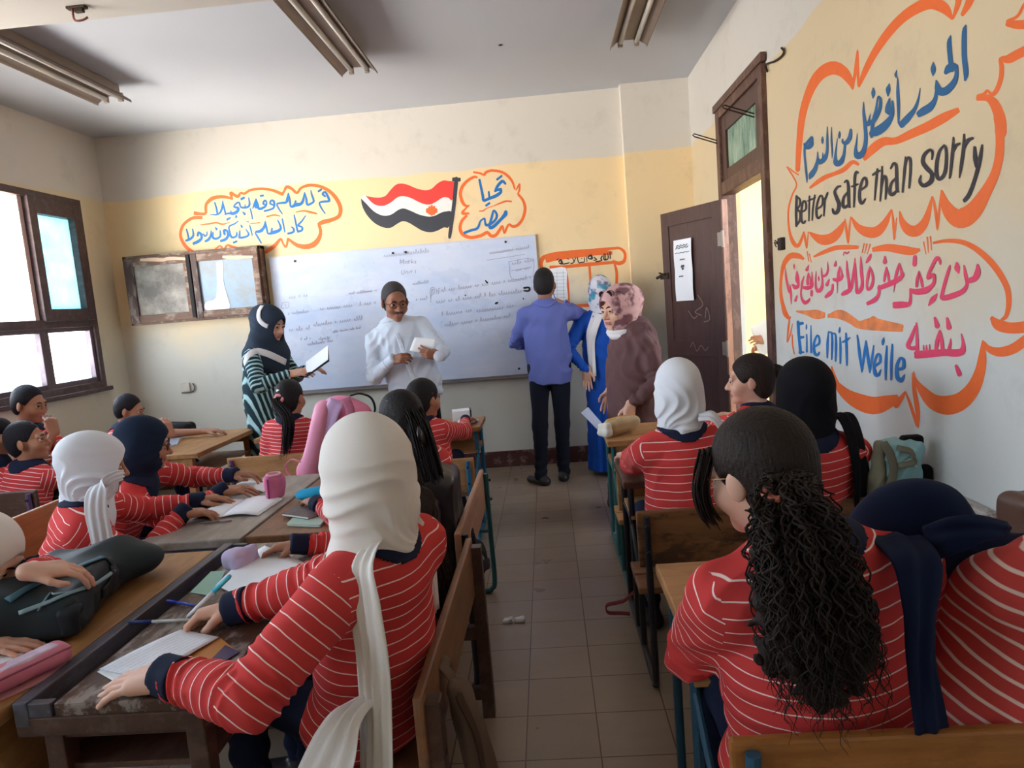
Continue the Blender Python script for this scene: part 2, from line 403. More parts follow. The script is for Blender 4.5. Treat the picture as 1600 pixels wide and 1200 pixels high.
# ---------------------------------------------------------------- windows
M_frame = wood('window_wood', (66, 44, 46), (84, 60, 60), (130, 112, 108), .18, .5)
M_frame2 = wood('sash_wood', (74, 56, 66), (96, 76, 84), None, 0, .45)
t = NT('frosted_glass'); v = t.pos(); nn = t.noise(5, 6, v, .7)
tr = t.n('BsdfTranslucent'); tr.inputs[0].default_value = (.50, .86, .92, 1); df = t.n('BsdfDiffuse'); df.inputs[0].default_value = (.4, .66, .7, 1)
t.l(t.mixc(t.ramp(nn, ((.35, 0.0), (.75, 1.0))), (.24, .40, .43, 1), (.34, .48, .51, 1)), tr.inputs[0])
mx = t.n('MixShader'); mx.inputs[0].default_value = .15; t.l(tr.outputs[0], mx.inputs[1]); t.l(df.outputs[0], mx.inputs[2]); t.l(mx.outputs[0], t.out.inputs[0]); M_frost = t.m
t = NT('whitewashed_glass'); tr = t.n('BsdfTranslucent'); tr.inputs[0].default_value = (.82, .86, .9, 1); tp = t.n('BsdfTransparent')
mx = t.n('MixShader'); t.l(t.ramp(t.noise(9, 5, t.pos(), .7), ((.35, .25), (.6, .85))), mx.inputs[0]); t.l(tp.outputs[0], mx.inputs[1]); t.l(tr.outputs[0], mx.inputs[2]); t.l(mx.outputs[0], t.out.inputs[0]); M_wash = t.m
WM = 1.64
def window(i, y0, y1, y_s, frosted):
    X = XL-.10
    w = MB(); d = .12
    for lo, hi in (((X+.002, y0+.058, WZ0), (XL+.018, y1-.058, WZ0+.06)), ((X+.002, y0+.058, WZ1-.06), (XL+.018, y1-.058, WZ1)), ((X, y0, WZ0), (XL+.02, y0+.06, WZ1)), ((X, y1-.06, WZ0), (XL+.02, y1, WZ1)), ((X+.002, y0+.058, WM-.035), (XL+.015, y1-.058, WM+.035))):
        w.b2(lo, hi, .006)
    w.b2((XL-.01, y0-.05, WZ0-.03), (XL+.05, y1+.04, WZ0+.005), .006)
    fr = structure(w.build('window_%d' % i, M_frame))
    for k, q in enumerate(y_s):                           # lower fixed panes
        m = MB(); a, b = q; f = .05
        m.b2((X+.03, a, WZ0+.05), (XL, a+f, WM-.03), .004); m.b2((X+.03, b-f, WZ0+.05), (XL, b, WM-.03), .004); m.b2((X+.032, a+f-.002, WZ0+.05), (XL-.002, b-f+.002, WZ0+.1), .004); m.b2((X+.032, a+f-.002, WM-.07), (XL-.002, b-f+.002, WM-.03), .004)
        s = m.build('sash', M_frame2, fr); MB().b2((XL-.05, a+f, WZ0+.1), (XL-.045, b-f, WM-.07)).build('pane', M_wash, s)
        if k in frosted:
            m = MB(); f = .085; z0, z1 = WM+.02, WZ1-.05
            m.b2((X+.02, a, z0), (XL+.035, a+f, z1), .006); m.b2((X+.02, b-f, z0), (XL+.035, b, z1), .006); m.b2((X+.022, a+f-.002, z0), (XL+.033, b-f+.002, z0+.10), .006); m.b2((X+.022, a+f-.002, z1-.13), (XL+.033, b-f+.002, z1), .006)
            s = m.build('casement', M_frame, fr); MB().b2((XL-.03, a+f, z0+.10), (XL-.024, b-f, z1-.13)).build('pane', M_frost, s)
        else:                                            # empty opening, only the post of the missing casement
            MB().b2((X+.02, b-.055, WM+.02), (XL-.01, b-.008, WZ1-.05), .004).build('post', M_pink, fr)
M_pink = plain('bare_post', (208, 178, 170), .6)
window(1, 4.15, 6.03, [(4.2, 4.78), (4.78, 5.37), (5.37, 5.98)], {2})
window(2, 1.2, 3.1, [(1.25, 1.85), (1.85, 2.45), (2.45, 3.05)], {0})
window(3, -1.2, .4, [(-1.15, -.4), (-.4, .35)], {0})
# ---------------------------------------------------------------- door, fanlight, corridor
M_door = wood('door_paint', (70, 44, 38), (84, 56, 48), (112, 84, 74), .12, .45, 2)
M_door2 = wood('door_frame_paint', (78, 50, 42), (102, 70, 58), (150, 118, 98), .3, .5, 2)
m = MB(); X0, X1 = XR-.03, XR+.075
m.b2((X0, DY0-.02, 0), (X1, DY0+.06, DZ), .006); m.b2((X0, DY1-.06, 0), (X1, DY1+.03, DZ), .006); m.b2((X0+.002, DY0+.058, DZ-.06), (X1-.002, DY1-.058, DZ+.02), .006); m.b2((X0+.002, DY0+.058, 2.16), (X1-.002, DY1-.058, 2.25), .006)
m.b2((X0-.01, DY0-.05, DZ+.0), (X0+.02, DY1+.05, DZ+.05), .004)
dr = structure(m.build('door_1', M_door2))
m = MB(); a, b, z0, z1 = DY0+.06, DY1-.06, 2.25, DZ-.06; xs, xe = XR-.012, XR+.03; f = .11
m.b2((xs, a, z0), (xe, a+f, z1), .004); m.b2((xs, b-f, z0), (xe, b, z1), .004); m.b2((xs+.002, a+f-.002, z0), (xe-.002, b-f+.002, z0+.08), .004); m.b2((xs+.002, a+f-.002, z1-.11), (xe-.002, b-f+.002, z1), .004)
fl = m.build('fanlight', M_door, dr)
t = NT('painted_pane'); v = t.pos(); c = t.mixc(t.ramp(t.noise(5, 6, t.scaled(v, (1, 3, .8)), .7), ((.35, 0.0), (.7, 1.0))), lin((112, 140, 126)), lin((196, 206, 188)))
tr = t.n('BsdfTranslucent'); t.l(c, tr.inputs[0]); df = t.n('BsdfDiffuse'); t.l(c, df.inputs[0]); mx = t.n('MixShader'); mx.inputs[0].default_value = .6; t.l(tr.outputs[0], mx.inputs[1]); t.l(df.outputs[0], mx.inputs[2]); t.l(mx.outputs[0], t.out.inputs[0])
MB().b2((XR+.005, a+f, z0+.08), (XR+.011, b-f, z1-.11)).build('pane', t.m, fl)
M_iron = plain('dark_iron', (58, 44, 34), .5, .6)
for q in (at(1125, 225, X=XR-.01), at(1180, 183, X=XR-.01)):       # two wire stays of the fanlight
    y, z = q[1], q[2]; c = (XR-.015, y, z)
    m = MB(); o = Vector((-.17, .03, .075)); s_ = Vector((0, .0, .02)); c = Vector(c)
    m.tube([c, c+o, c+o+Vector((-.01, 0, .012)), c+o+s_, c+s_], .0045, 6); m.build('window_stay', M_iron, fl)
# the leaf stands open into the room, hinged on the far jamb
hinge = Vector((XR-.04, 5.215, 0)); tip = Vector((1.0, 5.86, 0))
def leaf_axes():
    u = (tip-hinge); L = u.length; u.normalize(); n = Vector((-u.y, u.x, 0))
    if n.y > 0: n = -n
    return u, n, L
lu, ln, LL = leaf_axes(); RL = Matrix((lu, ln, (0, 0, 1))).transposed()
def lp(a, b, z): return hinge+lu*a+ln*b+Vector((0, 0, z))
leaf = empty('door_leaf', 'brown wooden door leaf standing open into the room with a paper on it', 'door', hinge)
m = MB(); th = .04
m.box(lp(LL/2, -th/2, 1.07), (LL, th, 2.12), RL, .004); o = m.build('panel', M_door, leaf, world=True)
m = MB()
for a, b, z0, z1 in ((0, .10, .02, 2.13), (LL-.09, LL, .02, 2.13), (.1, LL-.09, 2.02, 2.13), (.1, LL-.09, .02, .2), (.1, LL-.09, .98, 1.1)):
    m.box(lp((a+b)/2, .004, (z0+z1)/2), (b-a, .012, z1-z0), RL, .003)
m.build('stile', M_door, leaf, world=True)
MB().box(lp(-.006, -.02, 1.07), (.012, .05, 2.12), RL, .002).build('edge', wood('worn_edge', (150, 106, 88), (176, 134, 112), (90, 60, 50), .5, .5, 2), leaf, world=True)
for z in (.35, 1.05, 1.85):
    m = MB(); m.tube([lp(-.012, .012, z-.06), lp(-.012, .012, z+.06)], .012, 8); m.box(lp(.02, .002, z), (.05, .02, .1), RL, .002); m.build('hinge', plain('hinge_metal', (150, 138, 128), .5, .4), leaf, world=True)
m = MB(); m.box(lp(LL-.02, .01, 1.63), (.10, .03, .05), RL, .006); m.tube([lp(LL+.0, .02, 1.64), lp(LL+.06, .035, 1.62)], .012, 8); m.tube([lp(LL-.05, .03, 1.64), lp(LL+.03, .03, 1.66)], .007, 6)
m.build('bolt', M_iron, leaf, world=True)
m = MB()
def chalk(m, pts, w=.006):
    pts = crom(pts, 3)
    for i in range(len(pts)-1):
        a, b = pts[i], pts[i+1]; d = unit(b-a); q = np.array([-d[1], d[0]])*w/2
        m.add([lp(*x[:1], .0125, x[1]) for x in (a-q, b-q, b+q, a+q)], [(0, 1, 2, 3)])
for s_ in ([(.30, 1.46), (.24, 1.38), (.34, 1.33), (.26, 1.30)], [(.22, 1.28), (.20, 1.36), (.17, 1.27), (.24, 1.25)], [(.42, 1.34), (.36, 1.28), (.31, 1.30)], [(.42, 1.05), (.38, 1.09), (.34, 1.02), (.29, 1.07), (.24, 1.03), (.20, 1.06)]): chalk(m, s_, .007)
m.build('chalk_scribble', plain('chalk', (150, 124, 110), .9), leaf, world=True)
# paper taped to the leaf
m = MB(); pc = [(0, 0), (1, 0), (1, 1), (0, 1)]; g = []
P0, P1 = (LL-.165, 1.90), (LL-.385, 1.42)
NX, NZ = 6, 10
for j in range(NZ+1):
    for i in range(NX+1):
        a = P0[0]+(P1[0]-P0[0])*i/NX; z = P0[1]+(P1[1]-P0[1])*j/NZ
        g.append(lp(a, .013+.006*abs(math.sin(j*.6))+.004*(i/NX-.5)**2*4, z))
F = [(j*(NX+1)+i, j*(NX+1)+i+1, (j+1)*(NX+1)+i+1, (j+1)*(NX+1)+i) for j in range(NZ) for i in range(NX)]
m.add(g, F); M_paper = plain('paper', (236, 238, 242), .8, var=.02)
pap = empty('paper_notice', 'white paper notice taped to the open brown door', 'notice', lp(LL-.27, .02, 1.42))
o = m.build('sheet', M_paper, pap, True, True)
m = MB()
for z, a0, a1, w in ((1.83, .19, .35, .012), (1.845, .2, .34, .014), (1.795, .18, .36, .005), (1.74, .24, .30, .008), (1.68, .25, .29, .02), (1.665, .26, .28, .012), (1.61, .22, .27, .008)):
    n_ = 7; pts = [lp(LL-(a0+(a1-a0)*k/n_), .022, z+(w if k % 2 else 0)) for k in range(n_+1)]
    m.tube(pts, .0025, 5)
m.build('handwriting', plain('ink', (52, 56, 72), .7), pap, world=True)
# corridor outside the door
t = NT('corridor_plaster'); p = t.pos(); t.col(t.mixc(t.noise(60, 4, p), lin((232, 196, 132)), lin((250, 222, 160)))).rough(.9); t.bump(t.noise(50, 4, p), .5, .01)
structure(MB().b2((3.3, -1.5, 0), (3.45, 7.5, 2.05)).build('wall_corridor', t.m)); structure(MB().b2((XR+TR, 7.3, 0), (3.45, 7.5, 2.75)).build('wall_corridor_end', t.m))  # outer wall is unseen, raised to limit the sky light in the corridor
structure(MB().b2((XR+TR, -1.5, 2.72), (3.45, 7.5, 2.9)).build('ceiling_corridor_shade', M_ceil))  # unseen roof, added and set low to cut the sky light outside the door
structure(MB().b2((XR+TR+.001, -1.5, -.1), (3.45, 7.5, 0)).build('floor_corridor', plain('corridor_floor', (176, 160, 140), .7)))
# ---------------------------------------------------------------- ceiling lamps
M_lamp = plain('lamp_sheet', (152, 138, 126), .55, .15, .12, 9); M_lampd = plain('lamp_sheet_dark', (120, 104, 94), .5, .15, .2, 9)
M_tube = plain('tube_glass', (206, 200, 192), .25)
def lamp(x, y1, L, label):
    r = empty('ceiling_lamp', label, 'ceiling lamp', (x, y1-L/2, ZC), 0, 'fluorescent battens on the ceiling')
    y0 = y1-L
    MB().b2((x-.045, y0, ZC-.075), (x+.045, y1, ZC), .006).build('housing', M_lamp, r, world=True)
    for s in (-1, 1):
        m = MB(); a = Vector((x+s*.045, 0, ZC-.06)); b = Vector((x+s*.125, 0, ZC-.115)); n_ = Vector((0, 0, .004))
        V = []
        for yy in (y0+.01, y1-.01): V += [(a.x, yy, a.z), (b.x, yy, b.z), (b.x+s*.002, yy, b.z-.018), (b.x-s*.002, yy, b.z-.018), (b.x-s*.004, yy, b.z-.005), (a.x, yy, a.z-.006)]
        F = [(i, (i+1) % 6, (i+1) % 6+6, i+6) for i in range(6)]+[tuple(range(6))[::-1], tuple(range(6, 12))]
        m.add(V, F); m.build('reflector', M_lampd if s > 0 else M_lamp, r, world=True)  # right reflector gets the darker sheet colour
        MB().tube([(x+s*.055, y0+.03, ZC-.098), (x+s*.055, y1-.03, ZC-.098)], .017, 10).build('tube', M_tube, r, True, True)
        for yy in (y0+.018, y1-.018):
            MB().box((x+s*.055, yy, ZC-.092), (.034, .024, .062), None, .006).build('socket', M_lamp, r, world=True)
lamp(-1.17, 5.05, 1.3, 'middle fluorescent batten lamp, on the ceiling above the waving flag painting')
lamp(.70, 5.05, 1.3, 'rightmost fluorescent batten lamp, on the ceiling near the door wall')
lamp(-3.0, 5.13, 1.75, 'leftmost fluorescent batten lamp, running along the ceiling above the window')
# stub of cable hanging from the beam
c = at(120, 12, Z=2.945); r = empty('hook', 'bent dark hook with a loose cable under the ceiling beam', 'hook', c)
m = MB(); m.box(c, (.085, .03, .012), None, .003); m.box(c+np.array([.01, 0, -.012]), (.04, .02, .02), None, .004); m.build('plate', M_iron, r, world=True)
m = MB(); m.tube(crom([c+np.array(q) for q in ((-.02, 0, -.005), (-.015, -.01, -.04), (0, -.02, -.062), (.03, -.015, -.060), (.05, -.01, -.048))]), .005, 6); m.build('cable', plain('red_cable', (120, 60, 56), .5), r, True, True)
# ---------------------------------------------------------------- whiteboard
wb = empty('whiteboard', 'large whiteboard with faint writing, behind the standing teachers', 'whiteboard', (-1.27, YB, .85))
t = NT('board_enamel'); p = t.pos(); nn = t.noise(1.6, 5, t.scaled(p, (1, 1, 2.2)), .65)
t.col(t.mixc(t.ramp(nn, ((.3, 0.0), (.75, 1.0))), lin((216, 221, 236)), lin((186, 202, 230)))).rough(t.ramp(t.noise(4, 4, p), ((.3, .22), (.7, .4))))
MB().b2((-2.49, YB-.022, .855), (-.045, YB-.004, 2.10), .004).build('panel', t.m, wb, world=True)
m = MB(); m.b2((-2.50, YB-.03, .835), (-.04, YB-.002, .86), .003); m.b2((-2.5, YB-.06, .825), (-.04, YB-.002, .84), .004); m.build('tray', plain('board_trim', (128, 122, 120), .4, .5), wb, world=True)
m = MB(); m.b2((-2.50, YB-.026, 2.095), (-.04, YB-.002, 2.107)); m.b2((-.05, YB-.026, .85), (-.038, YB-.002, 2.1)); m.build('rim', plain('board_rim', (206, 206, 212), .4), wb, world=True)
for px, py in ((461, 408), (634, 394), (790, 378), (811, 576), (614, 395.5)):
    q = at(px, py, Y=YB-.024); MB().tube([(q[0], YB-.021, q[2]), (q[0], YB-.030, q[2])], .011, 8).build('screw', M_iron, wb, world=True)
class Paint:
    """brush strokes given as (x,y,width) in a zoomed frame, laid as paint on a real wall plane"""
    def __init__(s, plane, v, off): s.pl = plane; s.v = v; s.off = off; s.m = MB(); s.k = 0
    def p(s, x, y, fr=0.0):
        k = s.v+s.off-.000025*(s.k % 40+fr*.9); return at(x, y, **{s.pl: k})
    def stroke(s, F, pts, n=4):
        x0, y0, sc = F; P = crom(pts, n); m = len(P); L = []; R = []; s.k += 1
        for i in range(m):
            d = unit(P[min(i+1, m-1)][:2]-P[max(i-1, 0)][:2]); nn = np.array([-d[1], d[0]])*max(P[i][2], .5)/2
            for lst, q in ((L, P[i][:2]+nn), (R, P[i][:2]-nn)): lst.append(s.p(x0+q[0]/sc, y0+q[1]/sc, i/m))
        b = len(s.m.v)
        s.m.v += [tuple(q) for ab in zip(L, R) for q in ab]
        for i in range(m-1): s.m.f.append((b+2*i, b+2*i+1, b+2*i+3, b+2*i+2)); s.m.m.append(s.m.mi)
        # round ends
        for q, e, fr in ((P[0], P[1], -.3), (P[-1], P[-2], 1.05)):
            w = max(q[2], .5)/2
            if w < 8: continue
            d = unit(q[:2]-e[:2]); a0 = math.atan2(d[1], d[0])
            V = [s.p(x0+(q[0]+math.cos(a0+a)*w*(.55+.45*abs(math.sin(a))))/sc, y0+(q[1]+math.sin(a0+a)*w)/sc, fr) for a in np.linspace(-R90, R90, 7)]
            s.m.add(V, [tuple(range(7))])
    def poly(s, F, pts):
        x0, y0, sc = F; s.k += 1; V = [s.p(x0+q[0]/sc, y0+q[1]/sc) for q in crom(list(pts)+[pts[0]], 3)[:-1]]
        import mathutils
        b = len(s.m.v); s.m.v += [tuple(q) for q in V]; ax = 1 if s.pl == 'X' else 0
        for tri in mathutils.geometry.tessellate_polygon([[Vector((q[ax], q[2], 0)) for q in V]]): s.m.f.append(tuple(i+b for i in tri)); s.m.m.append(s.m.mi)
    def many(s, F, strokes):
        for q in strokes: s.stroke(F, q)
        return s
    def out(s, name, mat, parent=None):
        # face the room
        V = [Vector(p) for p in s.m.v]; F = []
        for f in s.m.f:
            n = (V[f[1]]-V[f[0]]).cross(V[f[2]]-V[f[0]])
            F.append(f if (n.x if s.pl == 'X' else n.y) < 0 else f[::-1])
        s.m.f = F; return s.m.build(name, mat, parent, world=True)
def S_(txt):
    """'x,y,w x,y,w; ...' -> strokes"""
    return [[tuple(float(v) for v in p.split(',')) for p in st.split()] for st in txt.split(';') if st.strip()]
# faint marker writing on the whiteboard
bp = Paint('Y', YB, -.024); rr = random.Random(3)
def scrawl(x0, y0, x1, y1, h, w=.75, seed=0, gap=.18):
    rr = random.Random(seed); L = math.hypot(x1-x0, y1-y0); n = int(L/(h*.62)); cur = []
    for i in range(n+1):
        t_ = i/n; x = x0+(x1-x0)*t_; y = y0+(y1-y0)*t_
        if rr.random() < gap and len(cur) > 2: bp.stroke((0, 0, 1), cur, 3); cur = []; continue
        up = h*(1.25 if rr.random() < .2 else .62)
        cur += [(x, y, w), (x+h*.12, y-up, w), (x+h*.34, y-rr.random()*h*.25, w)]
    if len(cur) > 2: bp.stroke((0, 0, 1), cur, 3)
for i, a in enumerate([(600, 402, 668, 394, 6), (452, 467, 482, 463, 6), (450, 492, 480, 488, 5), (500, 485, 552, 479, 6), (562, 478, 585, 475, 6), (452, 518, 482, 515, 6), (490, 510, 568, 499, 6), (470, 532, 484, 530, 4), (498, 531, 514, 529, 4), (520, 520, 562, 513, 3), (481, 540, 518, 534, 5), (545, 460, 588, 455, 4),
        (650, 470, 672, 467, 5), (690, 456, 828, 436, 6), (682, 474, 828, 455, 6), (690, 494, 735, 487, 6), (745, 488, 800, 480, 6), (695, 510, 795, 496, 6), (765, 397, 825, 388, 5), (800, 414, 832, 408, 6), (806, 424, 826, 420, 5), (645, 445, 668, 442, 4)]): scrawl(*a, seed=i)
ST = (620, 385, 4)
bp.many(ST, S_('20,112,4 22,82,4 32,104,4 42,80,4 44,110,4;58,108,4 52,98,4 64,94,4 66,108,4;76,84,4 74,108,4;68,94,3 84,92,3;92,80,4 90,106,4 98,94,4 104,106,4;122,94,4 112,94,4 120,102,4 110,106,4'))      # Maths
bp.many(ST, S_('30,150,4 30,172,4 44,172,4 46,148,4;56,170,4 58,158,4 68,158,4 68,170,4;78,156,4 78,170,4;90,150,4 90,168,4;84,156,3 98,154,3;116,148,4 116,168,4'))       # Unit 1
bp.many((672, 445, 4), S_('4,20,4 0,60,4 22,58,4 24,18,4 6,20,4;8,30,4 18,28,4 8,50,4 20,50,4;40,24,4 38,58,4;62,20,4 52,28,4 52,58,4;46,40,3 62,38,3'))   # [2] If
bp.many((440, 468, 4), S_('4,20,4 2,52,4 40,50,4 44,18,4 6,20,4;24,26,4 24,46,4'))
bp.many((640, 360, 4.614), S_('555,215,4 690,195,4 830,172,4;715,225,4 740,350,4 890,330,4;715,225,4 885,205,4 890,330,4;735,290,4 880,265,4;160,430,4 150,520,4'))
bp.out('writing', plain('faded_marker', (168, 170, 190), .6), wb)
dk = Paint('Y', YB, -.026); dk.many((640, 360, 4.614), S_('545,360,8 562,380,14;400,465,8 405,470,10;615,530,8 625,525,16 638,518,10;820,415,14 860,412,14 860,435,14 820,435,10;816,490,10 824,495,10'))
dk.out('smudge', M_hole, wb)
# ---------------------------------------------------------------- notice cabinet on the back wall
nb = empty('notice_cabinet', 'shallow wooden notice cabinet with two dusty glass doors, left of the whiteboard', 'cabinet', (-3.19, YB, 1.6))
M_nw = wood('cabinet_wood', (96, 66, 50), (128, 92, 70), (176, 156, 138), .55, .6); M_nwd = wood('cabinet_wood_dark', (70, 48, 44), (92, 66, 58), (190, 180, 170), .3, .6, 2)
xa, xb, za, zb_, yf = -3.82, -2.53, 1.585, 2.215, YB-.10
m = MB(); m.b2((xa, yf, zb_-.035), (xb, YB-.002, zb_), .004); m.b2((xa, yf, za), (xb, YB-.002, za+.03), .004); m.b2((xb-.03, yf, za), (xb, YB-.002, zb_), .004); m.b2((xa, yf, za), (xa+.03, YB-.002, zb_), .004); m.b2((xa, YB-.02, za), (xb, YB-.004, zb_)); m.build('box', M_nw, nb, world=True)
t = NT('dusty_glass'); p = t.pos(); g = t.noise(5, 7, p, .7)
t.col(t.mixc(t.ramp(g, ((.4, 0.0), (.7, 1.0))), lin((120, 112, 106)), lin((186, 176, 164)))).rough(.25); t.rough(.55); M_dust = t.m
t = NT('dusty_glass_blue'); p = t.pos(); g = t.noise(4, 7, p, .7)
t.col(t.mixc(t.ramp(g, ((.4, 0.0), (.65, 1.0))), lin((150, 156, 158)), lin((148, 178, 206)))).rough(.25); t.rough(.5); M_dust2 = t.m
for i, (a, b) in enumerate(((xa+.02, -3.19), (-3.17, xb-.02))):
    m = MB(); f = .055; y0, y1 = yf-.03, yf+.0
    m.b2((a, y0+.002, za+.022), (b-f, y1-.002, za+.085), .004); m.b2((a, y0+.002, zb_-.10), (b-f, y1-.002, zb_-.032), .004); m.b2((b-f, y0, za+.02), (b, y1, zb_-.03), .004)
    d_ = m.build('cabinet_door', M_nw, nb, world=True)
    m = MB(); m.b2((a, y0-.002, za+.02), (a+f+(.03 if i == 0 else 0), y1, zb_-.03), .004); m.build('stile', M_nwd, d_, world=True)
    m = MB(); m.b2((a+f, yf-.012, za+.085), (b-f, yf-.008, zb_-.10)); m.build('pane', (M_dust, M_dust2)[i], d_, world=True)
m = MB(); m.b2((-3.215, yf-.034, za+.03), (-3.18, yf-.004, zb_-.03), .003); m.build('gap_strip', plain('dark_gap', (34, 26, 26), .8), nb, world=True)
M_peel = plain('peeled_paint', (222, 186, 162), .8, var=.12)
pl = Paint('Y', yf-.03, -.002); pl.many((0, 300, 4), S_('880,425,16 960,422,24 1020,425,20 1060,415,22 1170,418,14;1390,405,14 1450,410,26 1580,405,14')); pl.out('peeled_paint', M_peel, nb)
pl = Paint('Y', yf-.012, -.003); pl.poly((0, 300, 4), [(1350, 440), (1392, 436), (1396, 560), (1420, 650), (1430, 735), (1290, 738), (1286, 690), (1350, 660), (1356, 520)]); pl.out('white_paper', M_paper, nb)
# ---------------------------------------------------------------- paintings on the walls
def wpaint(name, c, wear=.0):
    t = NT(name); p = t.pos(); c = lin(c); t.col(t.mixc(t.noise(26, 4, p), tuple(x*.9 for x in c[:3])+(1,), tuple(min(1, x*1.08) for x in c[:3])+(1,))).rough(.6)
    if wear:
        tp = t.n('BsdfTransparent'); mx = t.n('MixShader'); t.l(t.ramp(t.noise(12, 5, p, .6), ((.35, 0.0), (.85, wear))), mx.inputs[0]); t.l(t.b.outputs[0], mx.inputs[1]); t.l(tp.outputs[0], mx.inputs[2]); t.l(mx.outputs[0], t.out.inputs[0])
    return t.m
P_or = wpaint('orange_paint', (238, 108, 42)); P_or2 = wpaint('orange_wash', (246, 140, 76), .5); P_bl = wpaint('blue_paint', (24, 92, 140)); P_bk = wpaint('black_paint', (44, 40, 48))
P_pk = wpaint('crimson_paint', (226, 64, 104)); P_rd = wpaint('red_paint', (246, 62, 54)); P_wh = wpaint('white_paint', (236, 232, 228)); P_ch = wpaint('charcoal_paint', (56, 58, 66))
P_b2 = wpaint('bright_blue_paint', (14, 112, 186))

r = empty('wall_socket', 'small white wall socket with a loose dark cable, low on the back wall', 'socket', at(291, 606, Y=YB)); c = at(290, 605, Y=YB-.012)
MB().box(c, (.085, .024, .085), None, .006).build('plate', plain('socket_plastic', (206, 200, 186), .4), r, world=True)
m = MB(); m.tube(crom([at(*q, Y=YB-.014) for q in ((301, 599), (304, 604), (302, 611), (294, 613), (284, 614))]), .006, 6); m.build('cable', plain('grey_cable', (96, 96, 92), .6), r, True, True)
# ---- upper bubble of the right wall
def mural(label, loc): return empty('wall_mural', label, 'mural', loc)
FA = (1200, 0, 4); FC = (1220, 200, 6); FD = (1390, 180, 6); FE = (1400, 20, 6); FB = (1230, 100, 6); FG = (1200, 300, 4); FH = (1210, 380, 9.23); FI = (1370, 380, 8.42); FJ = (1220, 480, 7.62); FK = (1400, 470, 5.455); FL = (1200, 600, 4)
mu = mural('orange painted cloud with a blue proverb above the words Better safe than sorry', (XR, 3, 1.9))
q = Paint('X', XR, -.0004)
q.many(FA, S_('''185,1060,30 195,900,38 215,720,45 260,570,55 320,470,70 400,425,85 470,450,70 520,520,40 530,560,12;530,550,12 548,430,22 560,310,10 562,430,18 565,540,14;
568,545,12 600,460,35 660,340,45 740,220,55 830,120,60 930,50,70 1020,20,75 1100,50,70 1150,115,20;1155,120,12 1185,30,35 1195,-30,40;1215,90,25 1250,30,45 1275,-30,50;
1310,615,30 1370,612,44 1415,650,62 1450,740,72 1455,830,75;1310,600,20 1350,590,25 1370,565,15 1400,590,25 1430,560,30 1455,490,30 1460,420,30 1455,370,28 1500,370,55 1560,340,60 1640,300,60;
1640,150,60 1560,155,55 1500,145,45;1500,130,20 1560,100,20 1600,30,20 1630,0,20'''))
q.many(FC, S_('''170,440,12 120,410,14 55,362,10 100,430,14 148,530,14 110,620,16 75,740,18 70,860,18 85,990,26 120,1080,38 160,1105,34 195,1040,26 215,970,12;215,970,12 230,1050,22 242,1130,10 250,1060,14 258,970,10;
268,975,14 310,1010,50 390,1048,95 480,1030,95 550,960,70 590,880,16;600,850,12 615,960,26 632,1085,12 642,960,20 655,830,10;662,840,16 720,925,60 800,972,95 890,975,100 970,900,70 1040,760,14;1042,770,12 1055,900,26 1062,1050,10 1072,950,18 1085,840,10'''))
q.many(FD, S_('95,905,16 120,1000,60 180,1075,100 260,1080,105 340,980,70 400,760,14;402,760,14 430,900,28 448,1080,10 465,900,24 485,700,10;490,710,20 520,830,90 590,935,150 680,965,190 790,890,160 900,720,110 990,540,85 1030,350,82 1030,150,80 1010,20,75'))
q.out('cloud_outline', P_or, mu)
q = Paint('X', XR, -.0004)
q.many(FC, S_('275,560,22 340,510,40 420,460,45 500,430,40 590,390,45 670,320,40 725,340,28')); q.many(FA, S_('605,990,30 650,935,55 720,885,55 800,880,45 900,835,55 1000,790,60 1100,735,60 1185,690,35')); q.out('underline', P_or, mu)
q = Paint('X', XR, -.0016)
q.many(FE, S_('''655,110,8 640,180,45 638,400,48 655,560,50 645,640,15;512,210,8 497,280,42 505,400,46 515,500,44;465,560,40 500,520,80 545,510,80 575,530,20;565,500,36 565,590,40 530,670,60 460,735,75 400,725,75 375,630,10;
375,640,14 378,720,26 365,810,40 320,880,70 260,920,75 215,950,60;348,460,6 348,530,50 345,595,6;226,705,6 210,800,18 175,900,36 110,985,60 50,1050,60'''))
q.many(FB, S_('''1035,130,8 1035,250,28 1042,400,30 1042,560,14;1028,55,5 1015,100,22 1025,130,12;958,180,5 945,240,44 942,305,6;960,320,12 945,400,50 950,450,60 985,400,24;985,350,20 985,470,36 930,560,70 860,620,85 800,650,70 790,680,30;
795,660,30 800,560,36 830,430,22 850,310,16 872,330,26 870,410,34 840,480,40 800,540,44 760,560,40;805,220,6 806,270,38 803,325,6;780,465,5 765,530,22 755,570,30;714,355,6 715,450,24 728,560,34 735,700,34 720,800,44 690,850,60 655,860,60 640,800,28 650,720,14 656,650,5;735,560,40 765,570,30;
595,615,22 585,690,40 550,740,40 520,730,26 520,700,10;540,760,22 530,850,28 500,920,50 460,930,55 450,870,26 460,770,12 470,695,5;490,630,6 488,670,26 486,700,6;414,590,5 413,700,16 420,800,18 420,885,6;374,585,5 374,700,20 372,820,26 345,890,44 300,920,44 285,880,20;332,830,6 335,890,24;330,680,5 328,715,24 328,750,5;
284,820,6 282,900,22 262,980,40 225,1040,50 210,1075,16;228,690,28 220,760,46 185,780,44 160,750,24;165,770,24 160,830,18 170,950,20 182,1060,18 184,1115,5;228,685,20 195,725,26 165,760,20'''))
q.out('blue_lettering', P_bl, mu)
q = Paint('X', XR, -.0016)
